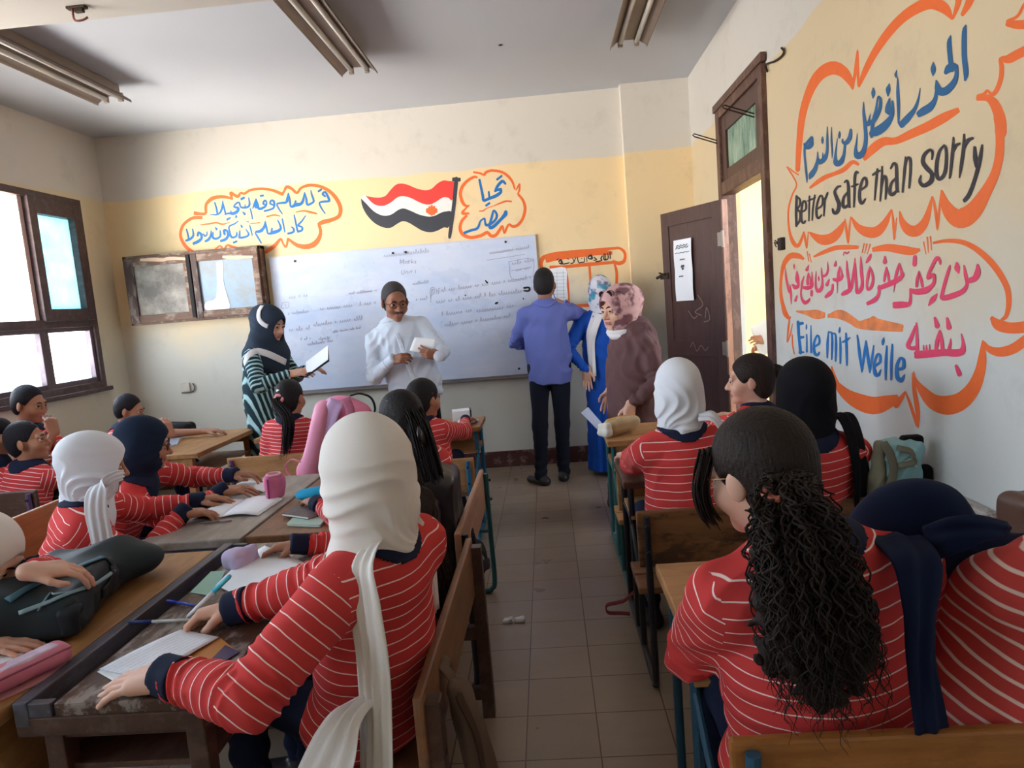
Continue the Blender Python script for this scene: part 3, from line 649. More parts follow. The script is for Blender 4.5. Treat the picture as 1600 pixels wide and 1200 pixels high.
q.many(FC, S_('''148,640,24 143,780,26 145,920,22;150,645,20 178,670,20 178,720,20 150,765,20;150,765,20 180,790,24 180,860,24 148,912,20;195,790,18 235,760,20 230,690,20 205,700,20 192,790,22 195,870,24 215,890,22 232,865,14;
268,640,16 265,750,18 262,875,14;318,630,16 300,750,18 293,870,14;248,685,14 285,670,18 328,650,14;340,760,16 388,720,20 388,640,20 360,650,20 335,740,22 335,820,24 355,845,22 385,810,14;410,660,20 408,740,20 402,830,14;412,680,16 430,630,22 440,600,12;
560,545,20 530,555,24 505,600,28 525,660,36 545,720,36 530,785,36 500,795,34 485,760,20;595,510,16 620,495,26 632,540,28 635,640,30 640,730,28 655,745,10;630,600,24 590,650,26 580,720,30 600,745,30 632,720,24;725,420,20 705,415,26 692,470,26 690,600,24 683,740,16;662,550,16 690,540,24 725,525,16;
735,590,20 800,540,24 795,470,26 765,490,26 738,590,28 740,680,32 762,705,28 795,660,14;905,385,20 893,500,24 878,680,14;862,440,22 900,415,28 935,395,14;948,355,14 945,500,26 930,690,14;945,540,20 965,455,22 985,470,28 988,560,26 980,665,16'''))
q.many(FD, S_('''10,500,18 35,455,26 60,470,28 65,600,32 70,700,30 90,720,10;60,590,26 15,640,26 0,720,34 25,745,34 65,710,26;148,385,12 140,500,26 120,720,18;140,500,18 165,405,22 190,410,26 195,500,26 182,680,20;
395,420,12 400,350,24 375,325,26 325,370,34 310,440,38 350,500,44 395,550,40 385,620,44 320,660,40 280,620,28 295,560,12;510,280,16 465,340,28 440,450,34 440,560,36 470,600,34 515,540,34 530,420,30 525,310,26 508,280,16;
597,210,16 590,330,30 575,480,28 562,590,18;590,350,22 620,285,30 658,265,18;697,180,16 690,320,32 670,470,30 652,590,12;690,320,22 730,240,36 778,215,24;795,300,24 800,400,40 815,480,36;865,280,16 850,380,34 825,500,36 790,620,34 745,740,38 700,800,36'''))
q.out('black_lettering', P_bk, mu)
# ---- lower bubble
mu = mural('orange painted cloud with a crimson proverb above the words Eile mit Weile', (XR, 3, 1.2))
q = Paint('X', XR, -.0004)
q.many(FG, S_('''225,420,14 190,400,34 140,400,36 100,450,28 82,540,18 80,640,20 100,730,24 130,790,18;285,405,12 340,380,24 420,350,30 500,345,30 560,345,22;245,370,8 255,435,6;258,385,8 270,440,6;602,320,10 588,380,6;620,322,10 604,385,6;640,325,10 620,390,6;972,310,10 988,390,6;995,280,12 1002,380,6;1015,275,12 1022,365,6;
660,360,30 740,348,45 830,360,55 900,370,50 945,362,20;1035,318,16 1120,305,24 1220,315,32 1320,370,38 1420,470,42 1490,590,38 1505,690,34 1490,770,28 1460,800,20;1400,790,30 1440,830,70 1520,850,70 1640,840,75;1640,900,60 1540,975,65 1450,1000,60 1380,980,40 1350,935,10'''))
q.many(FK, S_('740,345,20 735,480,70 715,600,90 660,740,120 560,850,150 440,890,165 320,860,130 230,770,80 170,680,30 148,600,8;145,620,16 155,750,36 185,950,40 188,1085,10;78,770,10 120,880,26 180,1060,30;0,890,55 50,820,40 78,775,14'))
q.many(FL, S_('380,-40,20 430,5,40 490,65,70 570,110,100 660,135,110 740,115,90 800,90,50')); q.many(FJ, S_('605,710,20 620,800,50 680,930,60 760,1020,60;20,0,30 45,80,40 95,135,30 120,110,12;105,130,16 90,250,26 75,420,8 110,330,18 140,195,8;135,330,16 140,450,18 160,560,10'))
q.out('cloud_outline', P_or, mu)
q = Paint('X', XR, -.0004); q.many(FG, S_('175,745,10 240,755,30 300,765,60 345,770,40;380,775,25 450,765,60 520,800,50 570,830,50 650,825,80 720,835,70 830,850,50;630,800,10 660,785,20 690,810,10')); q.out('underline', P_or2, mu)
q = Paint('X', XR, -.0016)
q.many(FH, S_('''155,345,6 165,480,26 195,640,34 215,710,28;225,600,10 235,720,30 243,880,10;245,600,14 275,610,40 300,640,60 340,620,50;322,400,10 345,500,26 345,610,36;320,410,14 318,520,40 340,580,30;282,295,6 282,335,24 285,380,8;325,760,20 300,830,36;
540,410,12 542,520,26 540,620,44 480,645,60 420,640,44;490,420,12 475,520,34 480,590,40;492,430,14 515,520,22 520,600,30;425,480,16 400,560,30 390,640,26 380,720,22 395,800,32 440,860,56 490,830,40 510,790,12;490,320,16 465,385,46;535,690,36 535,750,40;
600,400,8 593,520,22 598,640,34 635,690,60 680,640,44 690,540,26 680,430,24 675,350,8;635,470,8 638,510,24 640,545,8;765,265,8 770,370,26 755,440,36 715,475,36 690,470,30;790,520,18 755,600,50;840,600,30 830,680,40 790,730,60 740,775,44;850,520,40 900,530,60 960,500,56 985,460,20;940,330,10 920,430,34 915,500,34;940,335,14 965,420,26 970,480,30;905,560,20 905,720,8;885,260,16 875,320,44;
1040,250,12 1048,400,34 1070,560,36 1075,650,34;1160,215,10 1145,400,40 1120,560,44 1085,670,60 1010,720,66 975,740,40;1243,190,12 1250,400,44 1265,560,40 1250,660,56 1195,710,56 1180,600,36 1170,450,30 1160,300,30;990,180,8 1010,130,20 1045,150,24 1080,115,8;
1380,330,14 1350,450,40 1330,600,34 1350,670,40 1400,620,44 1420,520,36 1400,410,30 1380,340,14;1390,150,14 1365,215,50 1325,280,26;1510,620,40 1500,740,44 1440,820,66 1345,870,56'''))
q.many(FI, S_('''15,590,30 60,580,60 180,530,66 280,475,66 340,420,40 345,385,10;122,310,10 105,420,32 95,500,26;122,315,14 145,420,30 160,500,30;292,260,14 262,370,36 240,460,30;292,265,16 318,360,34 330,430,34;240,500,24 218,650,6;105,175,20 103,250,56;
440,610,40 520,640,80 640,620,84 730,550,50 755,470,40 740,410,40 690,450,40 670,460,40 680,400,40 740,270,44 790,190,46 825,230,36 830,285,12;552,365,10 530,470,38 520,570,30;552,370,14 580,470,36 600,570,34;445,620,36 440,740,36 420,800,60 330,810,90 235,815,90;500,180,50 495,280,60;790,670,20 735,740,70 685,815,26;
1325,285,30 1325,380,80 1290,460,80 1220,490,70 1195,490,40;1145,295,20 1165,420,46 1185,540,46 1130,630,66 1000,690,76 870,720,70 860,660,46 900,500,44 945,350,40 962,290,16;1050,260,30 1055,330,74 1075,390,20'''))
q.many(FK, S_('''175,460,66 300,450,66 420,440,60 500,445,66 560,430,60 572,370,30 555,280,10;172,185,14 178,300,26 180,430,30;165,210,14 130,310,34 100,380,36 130,405,34 175,400,40;232,375,8 236,420,14;258,375,8 260,420,14;285,370,8 286,420,14;372,248,12 350,340,34 340,420,30;372,250,14 388,340,30 395,420,30;465,322,8 458,380,24 440,440,30;330,145,20 350,215,44;435,150,20 450,228,44;510,555,24 540,625,44'''))
q.out('crimson_lettering', P_pk, mu)
q = Paint('X', XR, -.0016)
q.many(FJ, S_('''205,175,36 215,350,32 235,545,36;205,200,40 262,190,34;215,365,36 268,355,28;220,540,30 272,535,20;308,320,14 308,530,22;305,200,8 305,240,20 303,270,6;358,215,10 358,400,20 360,540,22;400,470,24 455,430,26 455,360,24 430,340,24 395,430,30 400,540,36 435,570,34 462,530,14;
568,285,14 555,430,30 552,600,18;570,300,18 605,310,22 610,450,28 605,620,18;615,310,18 650,330,22 655,480,30 650,640,18;705,360,16 708,500,28 705,670,16;702,235,8 698,280,28 690,310,6;775,310,20 780,480,30 785,690,20;735,415,24 780,395,30 828,360,14;
910,335,18 935,550,34 965,780,14;965,770,14 990,580,32 1012,400,16;1012,410,16 1035,600,34 1058,785,14;1058,775,14 1085,600,28 1105,450,12;1125,700,30 1180,650,32 1180,570,30 1145,570,30 1110,680,34 1120,790,44 1155,810,38 1192,740,12;1260,460,16 1250,650,34 1245,860,20;1225,360,10 1215,410,36 1210,455,8;1325,445,20 1315,650,34 1312,865,20;1390,740,34 1455,720,40 1460,630,36 1420,610,34 1380,700,40 1385,830,50 1430,870,50 1475,800,14'''))
q.out('blue_lettering', P_b2, mu)
# ---- back wall: verse in a cloud left of the flag
FM = (270, 280, 10); FN = (400, 280, 10); FP = (710, 255, 9.6); FQ = (550, 260, 5.714); FR = (840, 380, 10)
mu = mural('orange painted cloud holding two lines of blue verse, above the notice cabinet', (-2.7, YB, 2.4))
q = Paint('Y', YB, -.0004)
q.many(FM, S_('''310,1140,60 220,1070,55 150,970,50 120,860,45 150,740,45 220,660,45 320,605,50 450,600,50;345,530,60 420,540,45 510,535,45 515,450,45 530,380,50 620,300,60 750,275,50 860,285,45 920,310,25;930,310,30 905,215,50 960,245,45 1020,270,50 1060,215,35 1120,225,40 1200,175,40 1300,155,40 1400,150,40;650,1110,30 740,1040,25 800,1110,40 850,1030,30 960,1070,50 1100,1100,40;430,712,14 550,700,24 680,680,28 780,705,24 890,670,10;1210,695,14 1360,680,20'''))
q.many(FN, S_('''90,150,40 180,158,40 280,180,45 410,235,50;410,235,50 440,190,35 480,120,50 560,150,45 640,215,40 700,140,40 800,100,45 900,95,45 1020,120,50 1150,190,55 1260,310,60 1320,450,60 1300,570,60 1200,630,60 1050,670,70 980,700,50;985,710,50 1010,820,50 980,930,70 900,1020,85 780,1055,75 640,1030,60 500,930,35;500,930,35 470,1060,35 420,1000,30 385,935,40 300,1030,60 200,1110,60 130,1150,40;170,585,25 290,560,25 380,580,15;620,515,15 740,495,25 850,515,35 950,540,25'''))
q.out('cloud_outline', P_or, mu)
q = Paint('Y', YB, -.0016)
q.many(FM, S_('''655,365,24 680,450,28 695,530,30;580,550,10 680,555,24 740,520,30 775,430,36 780,340,16;780,350,14 800,440,26 825,540,28;815,545,30 880,535,34 950,535,50 1010,500,50 1020,450,40 960,435,30 970,400,26 1030,360,30 1060,430,26 1100,445,36 1170,435,36 1200,390,34 1185,290,16;905,480,10 910,520,24;1130,390,10 1130,440,24;850,630,40 895,605,30;990,565,20 990,590,40;1090,510,16 1125,545,40;1070,310,40 1115,290,36;1210,460,20 1230,540,24 1245,620,18;
1250,455,20 1280,380,36 1300,310,20;1300,310,16 1330,400,30 1345,465,34 1400,460,34;1290,400,40 1300,440,40;215,785,24 235,860,28 250,940,28;205,960,30 270,935,40 320,880,34 310,780,20;325,1005,46 400,970,50 450,920,40 440,860,40 400,830,34 390,880,36;450,870,26 480,860,22 500,890,26 530,870,24 535,820,16;600,800,14 590,880,30 560,940,44 510,970,36;
625,830,20 625,910,34 680,930,36 740,890,34 740,800,18;660,750,14 685,780,40;750,965,40 820,940,46 860,890,40 850,810,34 800,800,40 810,860,36;1030,650,14 960,700,24 880,740,26 890,830,26 920,910,30 990,890,34 1000,830,20;860,860,30 920,900,30;950,990,34 1000,970,30;1045,800,16 1040,890,34 1050,915,34 1140,900,34 1185,860,30 1140,780,16;1060,710,14 1080,745,36;1200,715,16 1220,790,24 1240,875,20;1155,665,16 1195,670,12;1380,995,20 1330,910,28 1290,830,26 1350,825,36 1400,800,40'''))
q.many(FN, S_('''0,330,20 20,430,34 60,460,36 140,430,36 165,370,24 140,330,30 110,380,30 150,400,24;70,262,34 115,255,30;290,420,24 280,350,36 240,330,30 220,380,30 280,410,28 260,460,32 130,500,30;415,550,14 360,470,24 325,390,26 400,370,36 470,360,40 490,300,40 505,210,14;505,215,14 525,330,30 545,430,30 620,400,60 690,390,50 730,340,40 760,200,14;620,340,30 600,400,30;
760,210,14 785,310,30 800,400,30 860,380,34 900,340,30 870,250,26 855,170,12;1080,540,14 1020,450,24 990,370,26 1060,350,36 1140,340,36 1120,270,34 1080,200,30 1040,230,34 1080,270,30;975,190,34 1020,160,30;0,820,30 80,800,44 130,740,40 145,650,14;145,655,14 165,760,28 190,850,30 280,830,56 360,800,50 385,750,34 340,640,18;250,770,30 240,820,30;410,620,20 430,720,26 450,825,20;
555,745,20 590,780,30 580,825,36 500,850,34;595,560,20 620,680,28 645,800,30;775,570,16 720,650,26 660,720,30 720,750,30 715,800,34 650,820,34'''))
q.out('blue_lettering', P_b2, mu)
mu = mural('small orange painted cloud with two blue words, right of the painted flag', (-.4, YB, 2.4))
q = Paint('Y', YB, -.0004)
q.many(FP, S_('''340,215,30 300,205,40 200,260,45 120,350,50 90,460,50 120,580,50 170,640,40 220,635,20;220,635,20 160,690,30 120,750,45 215,755,30;180,790,40 110,870,45 85,980,50 130,1070,55 250,1115,50 400,1085,50 490,1040,50 550,1090,50 620,1080,50 680,1000,45 720,945,35 750,1050,30 780,980,35 820,920,35 880,950,45 960,920,45 1030,820,45 1060,680,45 1030,560,40 960,470,35;920,410,12 960,340,30 980,310,20 975,400,30 950,460,20;905,385,25 870,280,35 800,190,40 700,130,40 560,110,40 470,140,40 450,175,35 380,150,30 290,135,30;370,720,14 430,715,20 480,680,14 590,640,14 700,595,26 780,570,28 855,575,22'''))
q.out('cloud_outline', P_or, mu)
q = Paint('Y', YB, -.0016)
q.many(FP, S_('''375,250,34 400,370,36 425,490,40 440,560,40 520,530,44 620,490,50 690,440,44 700,400,36;610,420,34 650,340,44 720,270,44 765,310,30;610,420,30 650,400,40 700,390,40;515,430,26 525,520,30;640,245,34 710,190,30;475,635,34 525,600,34;
770,730,50 760,770,60 690,850,44 600,940,50 540,970,50 530,920,36 560,810,36 590,710,30 635,770,36 620,840,36 560,900,40 480,930,40 460,880,30 450,830,28 390,870,26 365,940,34 330,985,40 240,1010,40 150,1045,40'''))
q.out('blue_lettering', P_b2, mu)
# ---- waving flag
mu = mural('painted waving flag in red, white and black on a black pole, above the whiteboard', (-1.1, YB, 2.4))
low = [(80, 285), (130, 335), (200, 405), (280, 440), (350, 430), (410, 390), (460, 375), (520, 395), (600, 430), (680, 448), (740, 440), (790, 415), (840, 402), (888, 410)]
mid = [(120, 262), (180, 325), (230, 350), (290, 350), (350, 320), (400, 280), (450, 265), (520, 280), (580, 310), (640, 335), (700, 340), (760, 310), (810, 278), (860, 280), (895, 298)]
q = Paint('Y', YB, -.0004); q.poly(FQ, [(120, 262), (180, 275), (250, 278), (300, 262), (340, 215), (390, 165), (440, 153), (500, 165), (570, 195), (650, 213), (710, 200), (760, 155), (810, 127), (860, 130), (918, 150)]+mid[::-1][:-1]); q.out('red_band', P_rd, mu)
q = Paint('Y', YB, -.0002); q.poly(FQ, [(92, 268)]+mid+low[::-1]); q.out('white_band', P_wh, mu)
q = Paint('Y', YB, -.0004); q.poly(FQ, low+[(865, 540), (820, 545), (760, 575), (700, 588), (630, 575), (560, 535), (500, 500), (450, 490), (400, 515), (345, 548), (280, 545), (200, 505), (130, 430), (90, 350)]); q.out('black_band', P_ch, mu)
q = Paint('Y', YB, -.0016); q.many(FQ, S_('932,110,36 920,240,34 905,380,33 875,600,30 868,645,14;905,116,36 960,118,34')); q.out('pole', P_ch, mu)
q = Paint('Y', YB, -.0016); q.many(FQ, S_('672,395,40 712,395,84 750,395,40;690,355,14 690,430,14;712,350,16 712,435,16;735,352,14 735,432,14;668,380,14 754,378,14;668,410,14 752,408,14')); q.out('emblem', P_or, mu)
# ---- titled chart frame
mu = mural('orange painted chart frame with a black title band, beside the grey pier', (.4, YB, 1.7))
q = Paint('Y', YB, -.0004)
q.many(FR, S_('''150,265,80 300,225,90 600,182,95 900,150,85 1150,150,60;60,370,60 50,330,60 70,250,70 130,205,60 300,165,60 600,135,60 900,110,55 1200,80,45 1280,80,40 1350,130,45 1370,210,45 1340,290,55 1260,315,60 1180,280,40;200,375,50 450,365,50 800,330,60 1180,300,45;440,380,20 470,600,35 485,900,40 490,960,40;810,360,40 825,600,35 820,950,35;1200,310,30 1235,450,45 1235,640,45 1230,950,45;490,985,45 700,975,50 880,965,50 1230,940,45;60,370,50 80,600,40 90,980,40 490,990,40'''))
q.out('frame', P_or, mu)
q = Paint('Y', YB, -.0016)
q.many(FR, S_('''1130,140,16 1135,240,16;1095,150,14 1100,240,18 1040,255,24 1040,160,14;1060,160,12 1065,250,14;1010,200,20 990,240,22 1000,270,20 910,290,20;870,270,14 920,255,20 880,220,16;790,215,20 830,190,30 850,240,30 800,240,20 790,215,20;765,205,12 770,290,14;730,220,12 730,290,16 680,300,20 640,300,18 620,215,12;690,240,16 690,230,10;600,220,10 560,300,18 520,320,18;545,230,12 575,300,14;500,300,12 480,310,18 400,325,18 380,300,12;455,240,12 490,250,14;330,290,18 360,260,28 385,320,30 340,310,20;300,260,16 330,240,14;395,375,14 410,370,10;820,185,10 850,178,10'''))
q.out('black_lettering', P_bk, mu)
sh = empty('chart_sheet', 'white ruled sheet stuck under the orange chart title, before the man in blue', 'paper', (.14, YB, 1.49))
q = Paint('Y', YB, -.004); q.poly(FR, [(195, 400), (440, 385), (455, 640), (468, 905), (330, 915), (190, 920)]); q.out('sheet', M_paper, sh)
q = Paint('Y', YB, -.005); q.many(FR, S_('400,430,6 410,880,6;300,440,5 305,890,5;'+';'.join('230,%d,5 440,%d,5' % (y, y-8) for y in range(470, 880, 55)))); q.out('ruling', plain('grey_ink', (160, 168, 190), .7), sh)
# light switch plate with bare wires on the right wall, wire at the door head
r = empty('switch_box', 'broken dark switch box with bare wires on the wall beside the painted clouds', 'switch', at(1219, 381, X=XR))
c = at(1221, 381, X=XR-.012); MB().box(c, (.03, .06, .07), None, .008).build('box', plain('burnt_plastic', (44, 34, 30), .7), r, world=True)
m = MB()
for a, b in ((1212, 376), (1213, 386), (1211, 381)): p1 = at(a, b, X=XR-.025); m.tube(crom([c, (c+p1)/2+np.array([-.02, 0, .01]), p1]), .003, 5)
m.build('wire', M_iron, r, True, True)
r = empty('cable', 'loose thin cable hanging at the upper corner of the door frame', 'cable', at(1200, 100, X=XR))
m = MB(); m.tube(crom([at(*a, X=XR-.012) for a in ((1199, 112), (1197, 101), (1210, 96), (1221, 88), (1225, 80), (1221, 75))]), .006, 6); m.build('wire', M_iron, r, True, True)
# ---------------------------------------------------------------- benches joined to desks
W_dark = wood('desk_dark_varnish', (62, 42, 34), (92, 64, 48), (170, 160, 154), .6, .33, 0, 13)
W_grey = wood('desk_grey_top', (140, 130, 122), (164, 154, 144), (186, 178, 170), .3, .4)
W_tan = wood('desk_tan', (150, 102, 56), (186, 136, 82), (120, 90, 60), .3, .5)
W_brown = wood('desk_brown', (122, 82, 54), (152, 108, 74), (96, 70, 52), .4, .45)
W_lite = wood('plank_light', (168, 120, 72), (196, 148, 96), (128, 92, 60), .3, .5)
W_or = wood('plank_orange', (150, 92, 40), (188, 128, 66), (120, 72, 36), .3, .4)
W_pinkw = wood('plank_pinkish', (150, 106, 80), (182, 136, 106), (124, 90, 70), .3, .55)
W_ddk = wood('plank_dark', (62, 40, 32), (88, 58, 44), (120, 96, 84), .3, .45)
W_knot = wood('plank_stained', (116, 76, 46), (146, 100, 62), (50, 34, 26), .8, .45, 0, 5)
W_spk = wood('plank_faded', (152, 122, 92), (180, 148, 114), (140, 112, 84), .4, .6)
T_teal = plain('teal_paint', (34, 92, 96), .4, .0, .2); T_blue = plain('blue_enamel', (34, 112, 158), .4, .0, .2); T_blk = plain('black_enamel', (26, 24, 30), .4, .0, .2); T_pur = plain('purple_enamel', (92, 70, 112), .4, .0, .2); T_slate = plain('slate_blue_enamel', (40, 84, 110), .4, .0, .2)
T_rail = wood('rail_worn_blue', (70, 74, 92), (104, 104, 116), (60, 48, 46), .5, .4, 0)
FURN = {}
def unit_desk(key, label, loc, rz, w, top, shelf, seat, back, frame, zt=.70, zb=.66, zs=.38, ys=(.03, .28), yd=(.42, .84), wooden=False, bh=.20, frame2=None, rail=False, panel=True):
    """local frame: +y is where the pupil looks, backrest at y=0, x in -w/2..w/2"""
    r = empty('school_desk', label, 'school desk', loc, rz, 'double school desks with fixed benches')
    h = w/2; FURN[key] = r
    m = MB(); m.b2((-h, yd[0], zt-.034), (h, yd[1]-(.09 if rail else 0), zt), .006); m.build('desktop', top, r)
    if rail:
        m = MB(); m.b2((-h-.005, yd[1]-.034, zt-.05), (h, yd[1], zt+.008), .004); m.b2((-h-.004, yd[1]-.088, zt-.03), (-h+.018, yd[1]-.034, zt+.004), .003); m.b2((h-.018, yd[1]-.088, zt-.03), (h, yd[1]-.034, zt+.004), .003); m.build('front_rail', T_rail, r)
        m = MB(); m.b2((-h+.01, yd[1]-.10, zt-.06), (h-.01, yd[1]-.03, zt-.045)); m.b2((-h-.004, yd[0]+.02, zt-.075), (-h+.03, yd[1], zt-.03), .004); m.b2((h-.03, yd[0]+.02, zt-.075), (h, yd[1], zt-.03), .004); m.build('apron', W_ddk, r)
    m = MB(); m.b2((-h+.03, yd[0]+.03, zt-.18), (h-.03, yd[1]-.04, zt-.165), .003); m.build('book_shelf', shelf, r)
    if panel: m = MB(); m.b2((-h+.03, yd[1]-.05, zt-.24), (h-.03, yd[1]-.036, zt-.035), .003); m.build('front_panel', shelf, r)
    m = MB(); m.b2((-h, ys[0], zs-.028), (h, (ys[0]+ys[1])/2-.006, zs), .006); m.b2((-h, (ys[0]+ys[1])/2+.006, zs-.028), (h, ys[1], zs), .006); m.build('seat_board', seat, r)
    m = MB(); m.b2((-h, -.012, zb-bh), (h, .012, zb), .007); m.build('backrest', back, r)
    for s in (-1, 1):
        x = s*(h-.035); f = frame if (s < 0 or frame2 is None) else frame2; m = MB()
        yb, y1, y2, y3 = -.024, ys[1]-.03, yd[0]+.05, yd[1]-.07
        if wooden:
            for yy, zz in ((yb+.0, zb-.02), (y1, zs-.028), (y2, zt-.034), (y3, zt-.034)): m.box((x, yy, zz/2), (.045, .045, zz), None, .004)
            m.box((x, (yb+y1)/2, zs-.055), (.03, y1-yb, .05), None, .003); m.box((x, (y2+y3)/2, zt-.065), (.03, y3-y2, .06), None, .003); m.box((x, (yb+y3)/2, .09), (.03, y3-yb, .045), None, .003)
        else:
            R_ = .0135
            m.tube(crom([(x, yb, zb-.015), (x, yb, .3), (x, yb, .07), (x, yb+.02, .025), (x, yb+.07, .014), (x, y2, .014), (x, y3-.07, .014), (x, y3-.02, .025), (x, y3, .07), (x, y3, zt-.036)], 4), R_, 10)
            m.tube([(x, y1, .014), (x, y1, zs-.028)], R_, 8); m.tube([(x, y2, .014), (x, y2, zt-.036)], R_, 8)
            m.tube([(x, yb, zs-.04), (x, y1, zs-.04)], .010, 8); m.tube([(x, y2, zt-.05), (x, y3, zt-.05)], .010, 8); m.tube([(x, y1, zs-.05), (x, y2, zt-.20)], .010, 8); m.tube([(x, y2, zt-.19), (x, y3, zt-.19)], .010, 8)
        m.build('side_frame', f, r)
        for z in (zb-.05, zb-.15):
            MB().tube([(x, yb-.014, z), (x, yb-.024, z)], .008, 8).build('bolt', T_blk, r)
    return r
HP = math.pi/2
unit_desk('D1', 'dark worn wooden desk with a grey blue rail in the left foreground', (-.34, 1.93, 0), HP, 1.04, W_dark, W_ddk, W_brown, W_brown, W_ddk, yd=(.46, .91), wooden=True, rail=True, zb=.67)
unit_desk('D2', 'brown plank desk behind the dark foreground desk, with teal steel frame beside the aisle', (-.395, 3.04, 0), HP, 1.02, W_brown, W_tan, W_brown, W_pinkw, T_blk, frame2=T_teal, yd=(.42, .815))
unit_desk('D3', 'tan wooden desk in the left corner of the picture under the dark backpack', (-2.42, 1.88, 0), -HP, 1.04, W_tan, W_tan, W_brown, W_lite, T_pur, zb=.70, yd=(.74, 1.155))
unit_desk('D4', 'grey topped desk on the left with the large open notebook', (-2.47, 3.03, 0), -HP, 1.02, W_grey, W_brown, W_brown, W_lite, T_pur, zb=.725, yd=(.83, 1.245), bh=.23)
unit_desk('M', 'tan wooden table desk standing alone in the far left corner by the back wall', (-3.22, 4.85, 0), -HP, .94, W_tan, W_tan, W_tan, W_ddk, W_tan, yd=(.42, .88), wooden=True, panel=False)
unit_desk('N', 'desk of the boys by the window, with a dark brown backrest', (-3.36, 3.70, 0), 0, .86, W_brown, W_brown, W_brown, W_ddk, T_pur, zb=.68, yd=(.38, .66))
unit_desk('P', 'desk of the girl with the long ponytail, light brown backrest towards the grey desk', (-1.83, 4.35, 0), 0, .60, W_tan, W_tan, W_tan, W_lite, T_pur, zb=.66, ys=(.03, .30))
unit_desk('Q', 'light brown desk with bright blue steel legs, standing before the whiteboard', (-1.0, 4.13, 0), 0, 1.0, W_lite, W_lite, W_spk, W_lite, T_blue, yd=(.49, .95), zb=.60)
unit_desk('R0', 'front desk of the row by the door, with the beige pencil case on it', (.80, 3.40, 0), 0, 1.02, W_lite, W_lite, W_lite, W_lite, T_teal, yd=(.44, .95), ys=(.03, .29), zb=.64)
unit_desk('R1', 'second desk of the row by the door, dark top and stained brown backrest', (.80, 2.54, 0), 0, 1.04, W_ddk, W_lite, W_brown, W_knot, T_blk, yd=(.42, .83), ys=(.05, .33), zb=.70, bh=.215)
unit_desk('R2', 'nearest desk of the door row, slate blue legs and orange brown backrest', (.80, 1.18, 0), 0, 1.06, W_lite, W_lite, W_brown, W_or, T_slate, yd=(.44, .84), zb=.70, bh=.20)
st = empty('stool', 'plain wooden stool under the boy who holds a pen to his mouth', 'stool', (-3.62, 4.62, 0))
MB().box((0, 0, .40), (.32, .32, .03), None, .006).build('seat', W_tan, st)
for a in (-1, 1):
    for b in (-1, 1): MB().tube([(a*.12, b*.12, .39), (a*.14, b*.14, 0)], .018, 8).build('leg', W_tan, st)
# ---------------------------------------------------------------- people
def skin(name, c):
    t = NT(name); v = t.obj(); c = lin(c)
    t.col(t.mixc(t.noise(30, 3, v), tuple(x*.92 for x in c[:3])+(1,), tuple(min(1, x*1.06) for x in c[:3])+(1,))).rough(.5)
    t.b.inputs['Subsurface Weight'].default_value = .12; t.b.inputs['Subsurface Radius'].default_value = (.012, .005, .003); t.b.inputs['Specular IOR Level'].default_value = .35
    return t.m
SK = {'a': skin('skin_olive', (196, 148, 120)), 'b': skin('skin_tan', (172, 122, 96)), 'c': skin('skin_fair', (218, 172, 150)), 'd': skin('skin_brown', (150, 102, 80))}
M_lip = plain('lips', (176, 112, 100), .5); M_eye = plain('eye_white', (206, 198, 190), .4); M_iris = plain('iris', (40, 26, 20), .2)
def hairmat(name, c, spec=.22):
    t = NT(name); v = t.obj(); g = t.noise(1, 4, t.scaled(v, (150, 150, 9)), .6); c = lin(c)
    t.col(t.mixc(g, tuple(x*.5 for x in c[:3])+(1,), tuple(min(1, x*1.5) for x in c[:3])+(1,))).rough(.6); t.bump(t.mixc(.5, g, t.noise(130, 3, v)), .9, .006); t.b.inputs['Specular IOR Level'].default_value = spec; return t.m
H_blk = hairmat('black_hair', (30, 26, 28)); H_brn = hairmat('dark_brown_hair', (40, 30, 27)); H_gry = hairmat('greying_hair', (62, 60, 62)); H_boy = hairmat('short_dark_hair', (38, 36, 42), .12)
def striped(name, base, line, period, width, period_noise=0.0):
    t = NT(name); a = t.n('Attribute'); a.attribute_name = 'st'; v = t.obj()
    u = t.math('ADD', a.outputs['Fac'], t.math('MULTIPLY', t.math('SUBTRACT', t.noise(9, 2, v), .5), .010))
    f = t.math('FRACT', t.math('MULTIPLY', u, 1/period)); k = width/period
    lo = t.ramp(t.math('ABSOLUTE', t.math('SUBTRACT', f, .5)), ((k*.5*.75, 1.0), (k*.5*1.25, 0.0)))
    b = lin(base); c = t.mixc(t.noise(11, 3, v), tuple(x*.86 for x in b[:3])+(1,), tuple(min(1, x*1.12) for x in b[:3])+(1,))
    t.col(t.mixc(lo, c, lin(line))).rough(.85); t.b.inputs['Specular IOR Level'].default_value = .2; t.bump(t.noise(300, 2, v), .12, .002); return t.m
M_red = striped('red_striped_jersey', (208, 66, 66), (250, 226, 220), .031, .0027)
M_red2 = striped('red_thick_striped_jersey', (206, 76, 74), (240, 216, 210), .031, .0068)
M_red3 = striped('red_close_striped_jersey', (208, 66, 68), (246, 222, 218), .024, .0036)
M_abaya = striped('striped_abaya_cloth', (30, 52, 60), (164, 200, 202), .036, .014)
M_navy = cloth('navy_rib', (24, 32, 58)); M_trou = cloth('navy_trousers', (24, 34, 62)); M_black = cloth('black_cloth', (20, 20, 24)); M_shoe = plain('black_shoe', (28, 24, 26), .4)
M_white = cloth('white_scarf', (226, 224, 226), .85, .04, 8); M_cream = cloth('cream_scarf', (232, 227, 222), .85, .04, 8); M_white2 = cloth('pale_scarf', (222, 226, 234), .85, .04, 8); M_navysc = cloth('navy_scarf', (22, 36, 58), .9, .1); M_blksc = cloth('black_scarf', (12, 14, 22), .9, .1); M_nv2 = cloth('deep_blue_scarf', (14, 28, 60), .9, .1)
